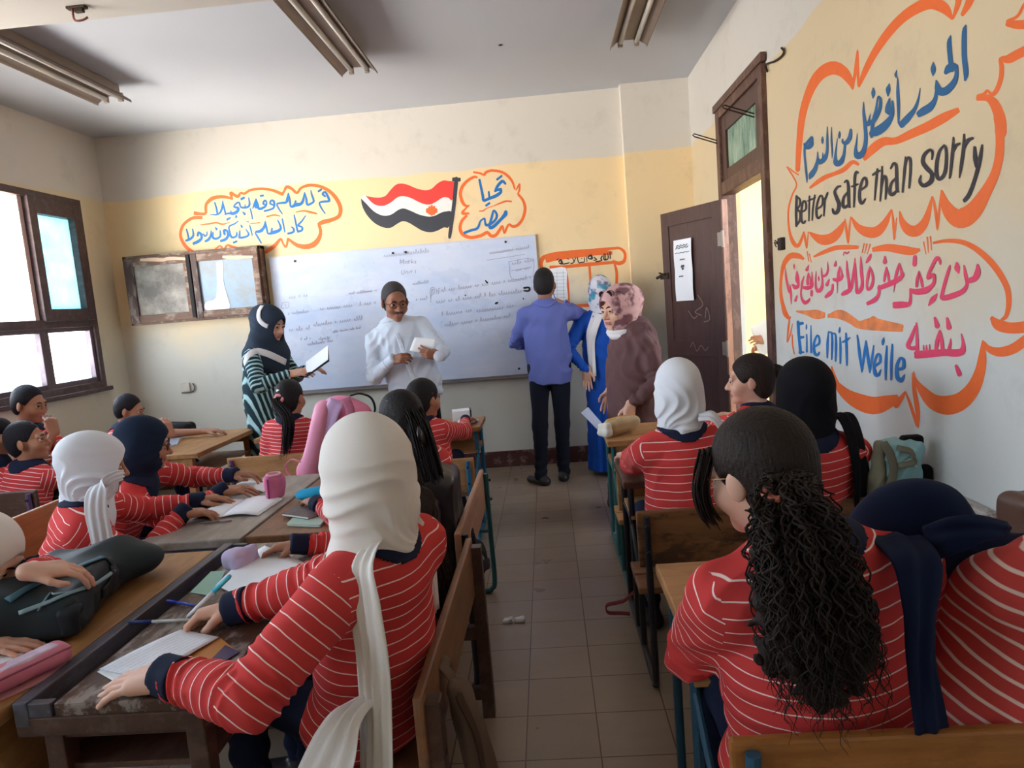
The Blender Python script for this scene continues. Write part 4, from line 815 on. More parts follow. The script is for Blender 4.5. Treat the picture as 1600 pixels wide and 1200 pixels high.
def creases(amp, f, seed, up=.5):
    r = np.random.default_rng(seed); D = r.normal(size=(6, 3)); D[:, 2] = D[:, 2]*up+.4*np.sign(D[:, 2]); D /= np.linalg.norm(D, axis=1)[:, None]; ph = r.uniform(0, 6.3, 6); ff = f*r.uniform(.5, 1.6, 6)
    def g(X, Y, Z):
        o = 0
        for i in range(6):
            u = (D[i, 0]*X+D[i, 1]*Y+D[i, 2]*Z)*ff[i]+ph[i]+1.6*np.sin((D[i-1, 0]*X+D[i-1, 1]*Y+D[i-1, 2]*Z)*ff[i]*.55+ph[i-1]); o = o+(1-2*np.sqrt(np.sin(u)**2+.03))*np.clip(.5+np.sin((D[i-2, 0]*X+D[i-2, 1]*Y+D[i-2, 2]*Z)*ff[i]*.4+ph[i-2]), 0, 1)
        return (-amp*.45*o).astype(np.float32)
    return g
def rotv(v, axis, deg):
    return np.array(Matrix.Rotation(math.radians(deg), 3, Vector(axis)) @ Vector(v))
def head_axes(yaw, pitch, roll):
    """yaw 0 looks to +Y, + turns left; pitch + looks down; roll + tilts to own left"""
    M = Matrix.Rotation(math.radians(yaw), 3, 'Z') @ Matrix.Rotation(math.radians(-pitch), 3, 'X') @ Matrix.Rotation(math.radians(-roll), 3, 'Y')
    R = np.array(M)       # columns: right, fwd, up
    return -R[:, 0], R[:, 1], R[:, 2]
def ik(S, Wr, l1, l2, pole):
    d = Wr-S; L = np.linalg.norm(d)
    if L > (l1+l2)*.995: k = L/((l1+l2)*.995); l1 *= k; l2 *= k
    u = d/L; a = (l1*l1-l2*l2+L*L)/(2*L); h = math.sqrt(max(l1*l1-a*a, 0)); p = np.asarray(pole, float); p = p-u*(p@u); p = unit(p)
    return S+u*a+p*h
def hand_ops(Wr, x, n, side, s, curl=(20, 25, 18), spread=5, thumb='side', k=.004, per=None):
    """x along fingers, n out of the back of the hand; side +1 left, -1 right"""
    x = unit(x); n = unit(n-x*(np.asarray(n)@x)); y = np.cross(n, x)*(-side)   # towards the thumb
    P = lambda a, b, c: Wr+(x*a+y*b+n*c)*s
    ops = []; kn = [(.082, .026), (.088, .008), (.083, -.010), (.074, -.026)]; ln = [(.041, .025, .021), (.045, .029, .022), (.041, .027, .021), (.032, .020, .018)]
    for i, (a, b) in enumerate(kn): ops.append((RC(P(-.012, b*.55, 0), P(a, b, 0), .0155*s, .0115*s), .014*s))
    ops.append((RC(P(.01, -.012, -.002), P(.07, -.018, -.003), .014*s, .012*s), .014*s)); ops.append((RC(P(.01, .014, -.002), P(.075, .016, -.003), .014*s, .012*s), .014*s))
    for i, (a, b) in enumerate(kn):
        p = P(a, b, 0); yy = rotv(x, n, (1.5-i)*spread*(-side)); d = yy; cu = curl if per is None else per[i]; rr = (.0094, .0096, .0092, .0080)[i]*s
        ax = np.cross(n, d)           # bending axis
        for j in range(3):
            d = rotv(d, ax, cu[j]); e = p+d*ln[i][j]*s; ops.append((RC(p, e, rr*(1-.10*j), rr*(1-.10*(j+1))), k)); p = e
    th = {'side': ((.022, .024, -.006), (.052, .050, -.012), (.074, .058, -.018), (.094, .056, -.022)), 'in': ((.022, .022, -.01), (.048, .034, -.030), (.068, .026, -.042), (.086, .014, -.046)), 'flat': ((.022, .024, -.004), (.050, .050, -.008), (.074, .064, -.010), (.094, .070, -.012))}[thumb]
    for j in range(3): ops.append((RC(P(*th[j]), P(*th[j+1]), (.0135, .0105, .0095)[j]*s, (.0105, .0095, .0078)[j]*s), .010*s if j == 0 else k))
    return ops
def person(label, head, pelvis, face, hy=0, hp=0, hr=0, s=.87, sh=None, L=None, R=None, skin='b', res=.0045, rs=.007, top='jersey', topmat=None, cover=None, legs='sit', facing_parts=True, group=None, name='person', wide=1.0, twist=0, collar=M_navy, cuffs=M_navy, longsleeve=True, trousers=M_trou, shoes=True, hem=None, feet=None, beard=False, chestf=None, res_t=.010, shirtname='jersey', sleeve_end=1.0, wr=.0055, lean=None, vstripe=False, puff=1.0, split=1):
    """builds one person; head/pelvis are world points, face = heading of the body in degrees"""
    sh = sh or s*1.04; C = np.array(head, float); PV = np.array(pelvis, float)+np.array([0, 0, .015 if legs == 'sit' else 0])
    f, l = np.array([-math.sin(math.radians(face)), math.cos(math.radians(face)), 0.]), np.array([-math.cos(math.radians(face)), -math.sin(math.radians(face)), 0.]); up = np.array([0, 0, 1.])
    hl, hf, hu = head_axes(face+hy, hp, hr); H = lambda a, b, c: C+(hl*a+hf*b+hu*c)*sh     # left, front, up
    N = C-hu*.150*sh-hf*.035*sh-up*.03*s
    if lean is not None: N = N+np.array(lean)
    ax = unit(N-PV); bl = unit(l-ax*(l@ax)); bl = rotv(bl, ax, twist); bf = np.cross(ax, bl)*-1
    bf = np.cross(bl, ax)
    if bf@f < 0: bf = -bf
    Rb = np.stack([bl, bf, ax]); tl = np.linalg.norm(N-PV)
    root = empty(name, label, 'person', (PV[0], PV[1], 0), 0, group)
    T = lambda u, a, b=0.: PV+(N-PV)*u+bl*a*s*wide+bf*b*s
    seed = int(abs(C[0]*977+C[1]*353+C[2]*131)*10) % 9973
    SHD = {+1: T(.90, .158), -1: T(.90, -.158)}
    arms = {}
    for sd, A in ((1, L), (-1, R)):
        A = A or {}; S0 = SHD[sd]; l1, l2 = .285*s, .245*s
        tgt = np.array(A.get('at', S0+bl*sd*.05*s-up*.50*s+bf*.10*s), float)           # wrist point
        E = ik(S0, tgt, l1, l2, A.get('pole', bl*sd*.6-up*.6-bf*.5)); arms[sd] = (S0, E, tgt, A)
    # -------- body (one continuous skin surface)
    B = [(EL(H(0, -.018, .035), np.array([.074, .094, .088])*sh, np.stack([hl, hf, hu])), 0), (EL(H(0, .022, -.040), np.array([.058, .066, .074])*sh, np.stack([hl, hf, hu])), .03*sh)]
    LID = []
    B += [(EL(H(0, .066, -.098), .021*sh), .03*sh), (RC(H(0, .086, .006), H(0, .108, -.032), .008*sh, .0125*sh), .012*sh), (RC(H(.012, .096, -.036), H(-.012, .096, -.036), .0085*sh), .008*sh), (RC(H(-.038, .078, .022), H(.038, .078, .022), .012*sh), .02*sh)]
    for q in (-1, 1):
        LID.append((RC(H(q*.030-.014, .0850, .0098), H(q*.030+.014, .0850, .0098), .0062*sh), .004*sh)); LID.append((RC(H(q*.030-.012, .0850, -.0085), H(q*.030+.012, .0850, -.0085), .0050*sh), .004*sh))
        B += [(EL(H(q*.040, .056, -.034), .027*sh), .03*sh), (EL(H(q*.030, .100, .002), .013*sh), .016*sh, 'sub'), (EL(H(q*.080, -.012, -.008), np.array([.009, .021, .032])*sh, np.stack([rotv(hl, hu, 20*q), rotv(hf, hu, 20*q), hu])), .006*sh)]
    B += LID
    B += [(RC(H(-.015, .088, -.060), H(.015, .088, -.060), .0072*sh), .007*sh), (RC(H(-.013, .086, -.070), H(.013, .086, -.070), .0078*sh), .007*sh), (RC(H(-.02, .1, -.0648), H(.02, .1, -.0648), .002*sh), .003*sh, 'sub')]
    B += [(RC(H(0, -.022, -.055), N-up*.01*s, .052*sh, .056*s), .03), (RC(T(.08, 0), T(.78, 0), .10*s*wide, .105*s*wide, bf, .75), .04), (RC(T(.90, -.12), T(.90, .12), .045*s, .045*s), .06), (RC(N, T(.86, 0), .06*s, .09*s), .05)]
    for sd in (1, -1):
        S0, E, Wr, A = arms[sd]; d = unit(Wr-E)
        B += [(RC(S0, E, .043*s, .036*s), .02), (RC(E, Wr, .037*s, .025*s), .01)]
        if A.get('hand', True): B += hand_ops(Wr+d*.0, np.array(A.get('x', d), float), np.array(A.get('n', up), float), sd, s*A.get('hs', 1.08), A.get('curl', (18, 24, 16)), A.get('spread', 5), A.get('thumb', 'side'), per=A.get('per'))
    V, Q = surface(B, res)
    fc = V[Q].mean(1)-C; a, b, c = fc@hl/sh, fc@hf/sh, fc@hu/sh
    mi = ((np.abs(a) < .021) & (b > .083) & (c < -.0545) & (c > -.076)).astype(int)
    npmesh('body', V, Q, [SK[skin], M_lip], root, mi=mi)
    if facing_parts:
        for q in (-1, 1):
            m = MB(); c0 = H(q*.030, .0785, .002); m_ = eyeball(c0, hf+hl*q*.10-hu*.1*0, hu, .0128*sh); m_.build('eye', [M_eye, M_iris], root, True, True)
            m = MB(); m.tube([H(q*.014, .0965, .021), H(q*.030, .0955, .028), H(q*.047, .082, .023)], [.0032*sh, .0038*sh, .0018*sh], 6); m.build('eyebrow', H_blk, root, True, True)
    # -------- top garment
    thick = .014
    wk = creases(wr, 26, seed)
    def slv(seg, ln_):
        def g(t, X, Y, Z):
            arc = t*ln_; w = (np.exp(-((t-(.95 if seg == 0 else .0))/.28)**2)+(.9*np.exp(-((t-.95)/.3)**2) if seg else 0))
            return .0074*(1-2*np.sqrt(np.sin(np.pi*arc/.034+1.6*np.sin(X*24+Y*19+Z*9+seed))**2+.03))*w*-1
        return g
    G = [(RC(T(-.02, 0, -.005), T(.45, 0, .0), .156*s*wide+thick, .148*s*wide+thick, bf, .78), .0), (RC(T(.40, 0, 0), T(.80, 0, .005), .148*s*wide+thick, .146*s*wide+thick, bf, .75), .06), (RC(T(.885, -.115), T(.885, .115), .056*s+thick*.6, .056*s+thick*.6), .07), (RC(N+ax*.0, T(.84, 0), .058*s+.004, .10*s), .05)]
    if chestf: G.append((EL(T(.66, 0, .075), np.array([.13*wide, .065, .085])*s*chestf, Rb), .05))
    z1 = hem if hem is not None else PV[2]-.07
    if legs == 'robe':
        def fold(t, X, Y, Z):
            th_ = np.arctan2(Y-PV[1], X-PV[0]); return .010*t*np.sin(9*th_+seed)+.006*t*np.sin(17*th_+1.7*seed)
        foot = np.array([PV[0], PV[1], hem if hem is not None else .03])+(np.array(feet) if feet is not None else 0)
        G.append((RC(T(.12, 0), foot, .150*s*wide+thick, .20*s*wide, bf, .80, fold), .05)); G.append((PL(foot, (0, 0, -1)), .01, 'int'))
    else:
        lo_ = np.array([PV[0], PV[1], z1])
        if legs == 'stand': G.append((RC(T(.1, 0), lo_-up*.06, .148*s*wide+thick, .146*s*wide+thick, bf, .78), .04))
        else: G.append((EL(T(-.03, 0, .03), np.array([.185*wide, .16, .12])*s, Rb), .05))
        G.append((PL(lo_, (0, 0, -1)), .012, 'int'))
    for sd in (1, -1):
        S0, E, Wr, A = arms[sd]; L1, L2 = np.linalg.norm(E-S0), np.linalg.norm(Wr-E); We = E+(Wr-E)*(.93*sleeve_end if longsleeve else .05)
        if longsleeve:
            G += [(RC(S0, E, .066*s*(puff*.5+.5)+.005, .058*s*puff+.005, None, 1, slv(0, L1)), .035), (RC(E, We, .058*s*puff+.005, (.038*s*puff+.004) if cuffs else .044*s, None, 1, slv(1, L2)), .014)]
        else:
            M_ = S0+(E-S0)*.80; G += [(RC(S0, M_, .062*s+.004, .056*s+.006, None, 1, slv(0, L1)), .035)]
    V, Q = surface(G, rs, lambda X, Y, Z: wk(X, Y, Z)*np.clip(np.sqrt((X-N[0])**2+(Y-N[1])**2+(Z-N[2])**2)/.10-.9, 0, 1))
    # stripe coordinate per corner: along the trunk or along the sleeve
    fc = V[Q].mean(1)
    def seg(P, a, b, r):
        ab = b-a; t = np.clip((P-a)@ab/(ab@ab), 0, 1); return np.linalg.norm(P-a-t[:, None]*ab, axis=1)-r, t
    dt, _ = seg(fc, T(.1, 0), T(.85, 0), .125*s*wide); which = np.zeros(len(Q), int); best = dt.copy()
    for sd in (1, -1):
        S0, E, Wr, A = arms[sd]; out = bl*sd
        d1, t1 = seg(fc, S0, E, .056*s); d2, t2 = seg(fc, E, Wr, .046*s); far = ((fc-S0)@out > .022*s) | (t1 > .50)
        far = far & ((t1 > .7) | (split > 0))
        m1 = (d1 < best+.012) & far; which[m1] = sd*1; best = np.where(m1, np.minimum(d1, best), best); m2 = (d2 < best) & (t2 > .04); which[m2] = sd*2; best = np.where(m2, d2, best)
    cv = V[Q]; st_ = (cv-PV)@(unit(bl*.9+ax*.25+bf*.5) if vstripe else ax)
    for sd in (1, -1):
        S0, E, Wr, A = arms[sd]; u1, u2 = unit(E-S0), unit(Wr-E); L1 = np.linalg.norm(E-S0)
        st_ = np.where((which == sd)[:, None], (cv-S0)@u1+.013, st_); st_ = np.where((which == sd*2)[:, None], (cv-E)@u2+L1+.013, st_)
    sm = topmat or M_red
    V0, Q0 = V, Q; top_o = npmesh(shirtname, V, Q, sm, root, corner=st_)
    if cuffs and longsleeve:
        for sd in (1, -1):
            S0, E, Wr, A = arms[sd]; u2 = unit(Wr-E); We = E+(Wr-E)*.93*sleeve_end
            m = MB(); r0 = (.037*s+.004)*puff; m.tube(crom([We-u2*.018*s, We-u2*.005*s, We+u2*.03*s, We+u2*.055*s], 3), [r0*.8, r0*1.02, r0*1.04, r0*1.04, r0*1.02, r0*1.0, r0, r0, r0, r0*.86][:10], 20); m.build('cuff', cuffs, root, True, True)
    if collar:
        fcn = V0[Q0].mean(1)-N; hgt = fcn@ax; rad_ = np.linalg.norm(fcn-hgt[:, None]*ax, axis=1); fr_ = fcn@bf
        big_ = 0 if longsleeve else 1; sel = (hgt > (-.034-.022*big_)*s-.25*np.clip(fr_, 0, .1)) & (rad_ < (.098+.02*big_)*s); q_ = Q0[sel]; u_, inv_ = np.unique(q_, return_inverse=True); vn = np.zeros_like(V0)
        nrm = np.cross(V0[Q0[:, 2]]-V0[Q0[:, 0]], V0[Q0[:, 3]]-V0[Q0[:, 1]])
        for c_ in range(4): np.add.at(vn, Q0[:, c_], nrm)
        vn /= np.maximum(np.linalg.norm(vn, axis=1), 1e-9)[:, None]
        co = npmesh('collar', V0[u_]+vn[u_]*.0055, inv_.reshape(q_.shape), collar, root); sm_ = co.modifiers.new('thickness', 'SOLIDIFY'); sm_.thickness = .007; sm_.offset = -1
    # -------- legs
    if legs == 'sit':
        G = [(RC(T(.0, -.05), T(.0, .05), .118*s, .118*s), 0)]; ft = []
        for sd in (1, -1):
            hip = T(.0, .085*sd, .02); kn = hip+f*.40*s+l*sd*.025*s+up*(.02); kn[2] = max(kn[2], .40*s+.06); fo = np.array(kn)-f*(.02 if feet is None else feet)*s; fo[2] = .075
            G += [(RC(hip, kn, .083*s, .062*s), .03), (RC(kn, fo, .062*s, .046*s, None, 1, lambda t, X, Y, Z: .004*np.sin(t*40)), .02)]; ft.append(fo)
        sdf('trousers', G, res_t, trousers, root, wrinkle(.003, 30, seed+1))
    elif legs == 'stand':
        G = [(RC(T(.0, -.05), T(.0, .05), .118*s, .118*s, bf, .85), 0)]; ft = []
        for sd in (1, -1):
            fo = np.array(feet[0 if sd == 1 else 1], float); hip = T(.0, .08*sd); kn = (hip+fo)/2+f*.02*s
            G += [(RC(hip, kn, .088*s, .064*s), .03), (RC(kn, fo+up*.08, .064*s, .050*s, None, 1, lambda t, X, Y, Z: .005*np.sin(t*34+X*20)*t), .02)]; ft.append(fo+up*.075)
        sdf('trousers', G, res_t, trousers, root, wrinkle(.003, 26, seed+1))
    if legs in ('sit', 'stand') and shoes:
        for i, fo in enumerate(ft):
            d = rotv(f, up, (8 if i == 0 else -8)+(0 if not isinstance(shoes, tuple) else shoes[i])); b0 = fo-up*(fo[2]-.03)
            sdf('shoe', [(RC(b0-d*.05*s, b0+d*.13*s, .040*s, .034*s, up, .85), 0), (RC(b0-d*.03*s, fo+up*.01, .038*s, .042*s), .03), (PL(b0-up*.029, (0, 0, -1)), .004, 'int')], .006, M_shoe, root)
    C0 = PV; P = dict(V=V0, Q=Q0, root=root, C=C, H=H, hl=hl, hf=hf, hu=hu, N=N, T=T, s=s, sh=sh, bl=bl, bf=bf, ax=ax, up=up, f=f, l=l, Rh=np.stack([hl, hf, hu]), Rb=Rb, arms=arms, seed=seed)
    return P
def eyeball(c, fwd, upv, r):
    m = MB(); fwd = unit(fwd); u = unit(upv-fwd*(np.asarray(upv)@fwd)); w = np.cross(fwd, u); n = 12; rings = []
    for th in np.linspace(0, math.pi, 9):
        rings.append([c+fwd*r*math.cos(th)+(u*math.cos(a)+w*math.sin(a))*r*math.sin(th) for a in np.linspace(0, 2*math.pi, n, endpoint=False)])
    V = [q for g in rings for q in g]; F = []; M_ = []
    for i in range(8):
        for k in range(n): F.append((i*n+k, (i+1)*n+k, (i+1)*n+(k+1) % n, i*n+(k+1) % n)); M_.append(1 if i < 2 else 0)
    m.add(V, F); m.m = M_; return m
# ---- heads: scarves, hair, glasses
def headscarf(P, mat, res=.005, bun=.0, drape=1.0, neck=1.0, name='headscarf', open_=1.0, fold=1.0, down=.09, tint=None, hang=0.0, size=1.0, cape=0):
    H, s = P['H'], P['s']; sh = P['sh']*size; Rh = P['Rh']; C, hu, hf, hl, up = P['C'], P['hu'], P['hf'], P['hl'], P['up']; N = P['N']; sd = P['seed']; q = 1 if sd % 2 else -1
    def fo(t, X, Y, Z):
        x, y, z = X-C[0], Y-C[1], Z-C[2]; a = x*hl[0]+y*hl[1]+z*hl[2]; b = x*hf[0]+y*hf[1]+z*hf[2]; c = x*hu[0]+y*hu[1]+z*hu[2]
        w = np.clip((.10*sh-c)/(.16*sh), 0, 1)*np.clip((c+.215*sh)/(.06*sh), 0, 1)*np.clip(np.sqrt((X-N[0])**2+(Y-N[1])**2+(Z-N[2])**2)/(.06*s)-1.25, 0, 1)
        # folds gathered towards one side of the nape
        ga, gc = a-q*.075*sh, c+.135*sh; th = np.arctan2(ga, gc+.02); r = np.sqrt(ga*ga+gc*gc+b*b*.15)
        g1 = (1-2*np.sqrt(np.sin(8.5*th+3*np.sin(r*26+sd))**2+.04)); g2 = np.sin(70*c+20*a*q+2*np.sin(40*a+sd))*np.clip((-.09*sh-c)/(.04*sh), 0, 1)*np.clip((c+.20*sh)/(.05*sh), 0, 1)
        return -fold*(.0030*w*g1+.0022*g2)
    O = [(EL(H(0, -.024-bun*.3, .036), np.array([.090, .116+bun, .106])*sh, Rh, fo), 0), (EL(H(0, -.016, -.052), np.array([.089, .104, .102])*sh, Rh, fo), .05), (RC(H(0, -.026, -.075), N+hu*.03*s-P['bf']*.012, .086*sh, .077*s*neck*size, None, 1, fo), .05)]
    O += [(RC(P['T'](.965, -.05, .02), P['T'](.965, .05, .02), .069*s*drape, .069*s*drape), .04), (EL(P['T'](.88, 0, .07), np.array([.085, .055, down])*s*drape, P['Rb']), .05)]
    if cape: O += [(EL(P['T'](.78, 0, .01), np.array([.205, .150, .20])*s*cape, P['Rb'], lambda t, X, Y, Z: .006*np.sin(40*Z+25*X+sd)), .05)]
    if hang: O += [(RC(H(0, -.05, -.02), P['T'](.72, 0, -.10), .082*sh, .10*s*hang, P['bf'], .6, fo), .06)]
    O += [(EL(H(0, .115, -.018), np.array([.056, .088, .080])*sh*open_, Rh), .012, 'sub')]
    return sdf(name, O, res, mat, P['root'])
def scarf_tail(P, pts, lat, width, mat, folds=4, amp=.008, thick=.012, n=20, sub=6, name='scarf_tail'):
    p = crom(pts, sub); w = np.interp(np.linspace(0, 1, len(p)), np.linspace(0, 1, len(width)), width) if isinstance(width, (list, tuple)) else [width]*len(p)
    if isinstance(lat, list): lat = [unit(q) for q in crom(lat, sub)]
    m = MB(); m.ribbon(p, lat, list(w), thick, n, folds, amp, P['seed']); return m.build(name, mat, P['root'], True, True)
def hair_cap(P, mat, res=.005, style='short', puff=.0, name='hair', line=(.076, .070)):
    H, sh, Rh = P['H'], P['sh'], P['Rh']; hu, hf, hl, C = P['hu'], P['hf'], P['hl'], P['C']; sd = P['seed']
    def st(t, X, Y, Z):
        x, y, z = X-C[0], Y-C[1], Z-C[2]; a = x*hl[0]+y*hl[1]+z*hl[2]; b = x*hf[0]+y*hf[1]+z*hf[2]; th = np.arctan2(a, b+.02); return .0006*np.sin(60*th+sd+9*b)+.0005*np.sin(97*th-14*b)
    if style == 'short':
        O = [(EL(H(0, -.022, .040), np.array([.081, .100, .094+puff])*sh, Rh, st), 0), (EL(H(0, -.050, -.010), np.array([.074, .066, .080])*sh, Rh, st), .03)]
        O += [(PL(H(0, *line), hf*.86-hu*.50), .012, 'int'), (PL(H(0, -.05, -.080), -hu*.9+hf*.25), .02, 'int')]
        for q in (-1, 1): O.append((EL(H(q*.085, .0, -.030), np.array([.03, .038, .045])*sh, Rh), .01, 'sub'))
    else:
        O = [(EL(H(0, -.024, .040), np.array([.085+puff, .104+puff, .094+puff])*sh, Rh, st), 0), (EL(H(0, -.056, -.020), np.array([.076, .066, .085])*sh, Rh, st), .03)]
        O += [(PL(H(0, .080, .074), hf*.90-hu*.44), .012, 'int')]
        for q in (-1, 1): O.append((EL(H(q*.085, .004, -.030), np.array([.026, .036, .045])*sh, Rh), .01, 'sub'))
    return sdf(name, O, res, mat, P['root'])
def strands(P, roots, steps, mat, n=60, r=(.006, .003), curl=.0, freq=30, name='tress', spread=.02, seed=1, parent=None, joinm=None, fine=6):
    """a tail of hair: many tapering locks following the guide path, one mesh"""
    rr = np.random.default_rng(seed); g = crom(steps, fine); m = joinm or MB(); nn = len(g)
    for i in range(n):
        off = np.clip(rr.normal(size=3), -1.9, 1.9)*spread; k = rr.uniform(.82, 1.05); ph = rr.uniform(0, 6.3, 3); pts = []; f_ = freq*rr.uniform(.7, 1.3)
        e = max(3, int(nn*min(1, k)))
        for j in range(e):
            u = j/(nn-1); w = (roots[0]+(roots[1]-roots[0])*min(1, u*2.2)) if u < .45 else roots[1]+(roots[2]-roots[1])*((u-.45)/.55)
            a = f_*u; pts.append(g[j]+off*w+curl*min(1, u*3)*np.array([math.cos(a+ph[0]), math.sin(a+ph[1]), .5*math.sin(a*.8+ph[2])]))
        rad = [r[0]*(1-.2*j/e) if j < e*.7 else r[0]*(1-.2*j/e)*(1-(j-e*.7)/(e*.3))+r[1]*.3 for j in range(e)]
        m.tube(pts, rad, 5)
    if joinm is None: return m.build(name, mat, parent or P['root'], True, True)
def glasses(P, mat=None, lens=True, w=.024, name='glasses', up_=0.0, fwd=0.0):
    H, sh = P['H'], P['sh']; mat = mat or M_iron; m = MB()
    for q in (-1, 1):
        c = [H(q*.033+w*math.cos(a)*1.05, .100+fwd-.006*abs(q*.033+w*math.cos(a))/.05, .000+up_+w*.78*math.sin(a)) for a in np.linspace(0, 2*math.pi, 17)]; m.tube(c, .0016, 5)
        m.tube([H(q*.058, .094+fwd, .006+up_), H(q*.078, .07+fwd, .008+up_), H(q*.083, -.01, .008+up_*.6)], .0018, 5)
    m.tube([H(-.010, .103+fwd, .004+up_), H(0, .106+fwd, .007+up_), H(.010, .103+fwd, .004+up_)], .0018, 5)
    o = m.build(name, mat, P['root'], True, True)
    if lens:
        for q in (-1, 1):
            mm = MB(); V = [H(q*.033+w*math.cos(a), .100+fwd-.006*abs(q*.033+w*math.cos(a))/.05, up_+w*.76*math.sin(a)) for a in np.linspace(0, 2*math.pi, 16, endpoint=False)]; mm.add(V, [tuple(range(16))]); mm.build('lens', M_lens, o, world=True)
    return o
t = NT('spectacle_lens'); tp = t.n('BsdfTransparent'); gl = t.n('BsdfGlossy'); gl.inputs['Roughness'].default_value = .05; mx = t.n('MixShader'); mx.inputs[0].default_value = .12; t.l(tp.outputs[0], mx.inputs[1]); t.l(gl.outputs[0], mx.inputs[2]); t.l(mx.outputs[0], t.out.inputs[0]); M_lens = t.m

def on_front(P, pts, off=.004):
    """project (side, height) points onto the front of the garment"""
    from mathutils.bvhtree import BVHTree
    if 'bvh' not in P: P['bvh'] = BVHTree.FromPolygons([tuple(v) for v in P['V']], [tuple(q) for q in P['Q'].tolist()])
    out = []
    for a, u in pts:
        o = P['T'](u, a, .6); h = P['bvh'].ray_cast(Vector(o), Vector(-P['bf']))[0]
        out.append((np.array(h) if h else P['T'](u, a, .15))+P['bf']*off)
    return out

def on_surf(objs, pxs, off=.004):
    """points (and normals) where the lines of sight through pxs meet the given meshes"""
    from mathutils.bvhtree import BVHTree
    out = []; T_ = []
    for o in objs:
        L_ = o.parent.location if o.parent else Vector(); T_.append(BVHTree.FromPolygons([v.co+L_ for v in o.data.vertices], [tuple(p.vertices) for p in o.data.polygons]))
    for x, y in pxs:
        d = Vector(at(x, y, Y=1.0)-np.array([0, 0, CH])).normalized(); hs = [h for h in (b.ray_cast(Vector((0, 0, CH)), d) for b in T_) if h[0] is not None]
        if hs: h = min(hs, key=lambda q: q[3]); n = h[1] if h[1].dot(d) < 0 else -h[1]; out.append((np.array(h[0]+n*off), np.array(n)))
    return out
def applied_band(P, objs, pxs, width, mat, name, thick=.006, sub=4):
    h = on_surf(objs, [tuple(q) for q in crom(pxs, sub)]); p = [a for a, b in h]; lat = []
    for i in range(len(p)): t_ = unit(p[min(i+1, len(p)-1)]-p[max(i-1, 0)]); lat.append(np.cross(t_, h[i][1]))
    m = MB(); m.ribbon(p, lat, width, thick, 8); return m.build(name, mat, P['root'], True, True)
# ---------------------------------------------------------------- pupils
def V3(*a): return np.array(a, float)
GP = 'pupils seated at the desks'
# girl in the centre foreground
P = person('girl in a cream headscarf writing at the dark foreground desk', at(569, 744, Y=1.66), (-.53, 1.70, .47), 62, hy=-22, hp=8, s=.93, sh=1.0,
    L=dict(at=at(268, 1058, Z=.735), x=(-1, .10, -.10), n=(.05, -.1, 1), hs=1.25, curl=(10, 14, 10), spread=7, thumb='flat', pole=(.25, -.7, -.55)),
    R=dict(at=at(372, 948, Z=.745), x=(-1, .0, -.16), n=(-.1, .45, .9), hs=1.2, per=[(38, 42, 20), (42, 48, 24), (46, 52, 26), (50, 55, 28)], thumb='in', pole=(.3, .6, -.6)), res=.003, rs=.005, puff=1.22, wide=1.05, skin='c', wr=.003)
headscarf(P, M_cream, .0035, bun=.012, drape=1.16, fold=1.5, size=1.16, neck=1.0)
scarf_tail(P, [at(655, 835, Y=1.74), at(618, 850, Y=1.63), at(578, 858, Y=1.545), at(557, 885, Y=1.49), at(566, 945, Y=1.455), at(580, 1030, Y=1.445), at(587, 1130, Y=1.44), at(590, 1260, Y=1.44)], [(.2, .2, 1), (.4, -.1, .9), (.65, -.4, .5), (.75, -.6, .1), (.75, -.6, 0), (.75, -.6, 0), (.75, -.6, 0), (.75, -.6, 0)], [.05, .07, .09, .12, .13, .12, .115, .12], M_cream, 4, .006, .012, 28)
scarf_tail(P, [at(585, 1085, Y=1.47), at(545, 1120, Y=1.43), at(520, 1180, Y=1.42), at(490, 1260, Y=1.42)], (.8, -.5, .25), [.05, .10, .15, .17], M_cream, 3, .012, .008, 24)
scarf_tail(P, [at(640, 850, Y=1.62), at(650, 810, Y=1.74), at(672, 850, Y=1.82), at(682, 950, Y=1.86)], (0, 1, .2), [.05, .06, .06, .05], M_cream, 2, .004, .010, 14)
MB().box(at(606, 1134, Y=1.425), (.022, .003, .014), Matrix.Rotation(.3, 3, 'Y')).build('care_tag', plain('tan_tag', (196, 160, 112), .7), P['root'], world=True)
glasses(P)
# pupil hidden behind her, only the hands come out
P = person('pupil hidden behind the cream headscarf, hands on the lilac pouch and paper', at(583, 742, Y=2.16), (-.58, 2.22, .47), 88, hp=14, s=.86,
    L=dict(at=at(478, 930, Z=.735), x=(-.9, .1, .15), n=(-.2, -.6, .75), curl=(12, 18, 12), thumb='side'), R=dict(at=at(468, 850, Z=.745), x=(-1, -.05, -.06), n=(0, .25, 1), curl=(26, 34, 20), thumb='in'), skin='b', res=.0035)
hair_cap(P, H_brn, style='long')
g = [P['H'](0, -.09, .02), at(632, 745, Y=2.18), at(652, 795, Y=2.15), at(674, 860, Y=2.13), at(687, 930, Y=2.12), at(684, 968, Y=2.12)]
sdf('hair_mass', [(RC(g[0], g[1], .05, .032), 0), (RC(g[1], g[2], .032, .044), .04), (RC(g[2], g[4], .052, .036), .04)], .005, H_brn, P['root'], wrinkle(.008, 80, 5))
strands(P, [.8, 1, .9], g, H_brn, 300, (.0030, .0016), .006, 40, spread=.020, seed=4, fine=10)
P = person('girl with long loose black hair on the far aisle bench, back to the camera', at(624, 657, Y=2.72), (-.66, 2.80, .47), 48, hy=4, hp=10, s=.86, skin='b', R=dict(at=V3(-.92, 3.08, .74), pole=(.2, .6, -.7)), L=dict(at=V3(-1.0, 2.78, .74)))
hair_cap(P, H_blk, style='long', puff=.004)
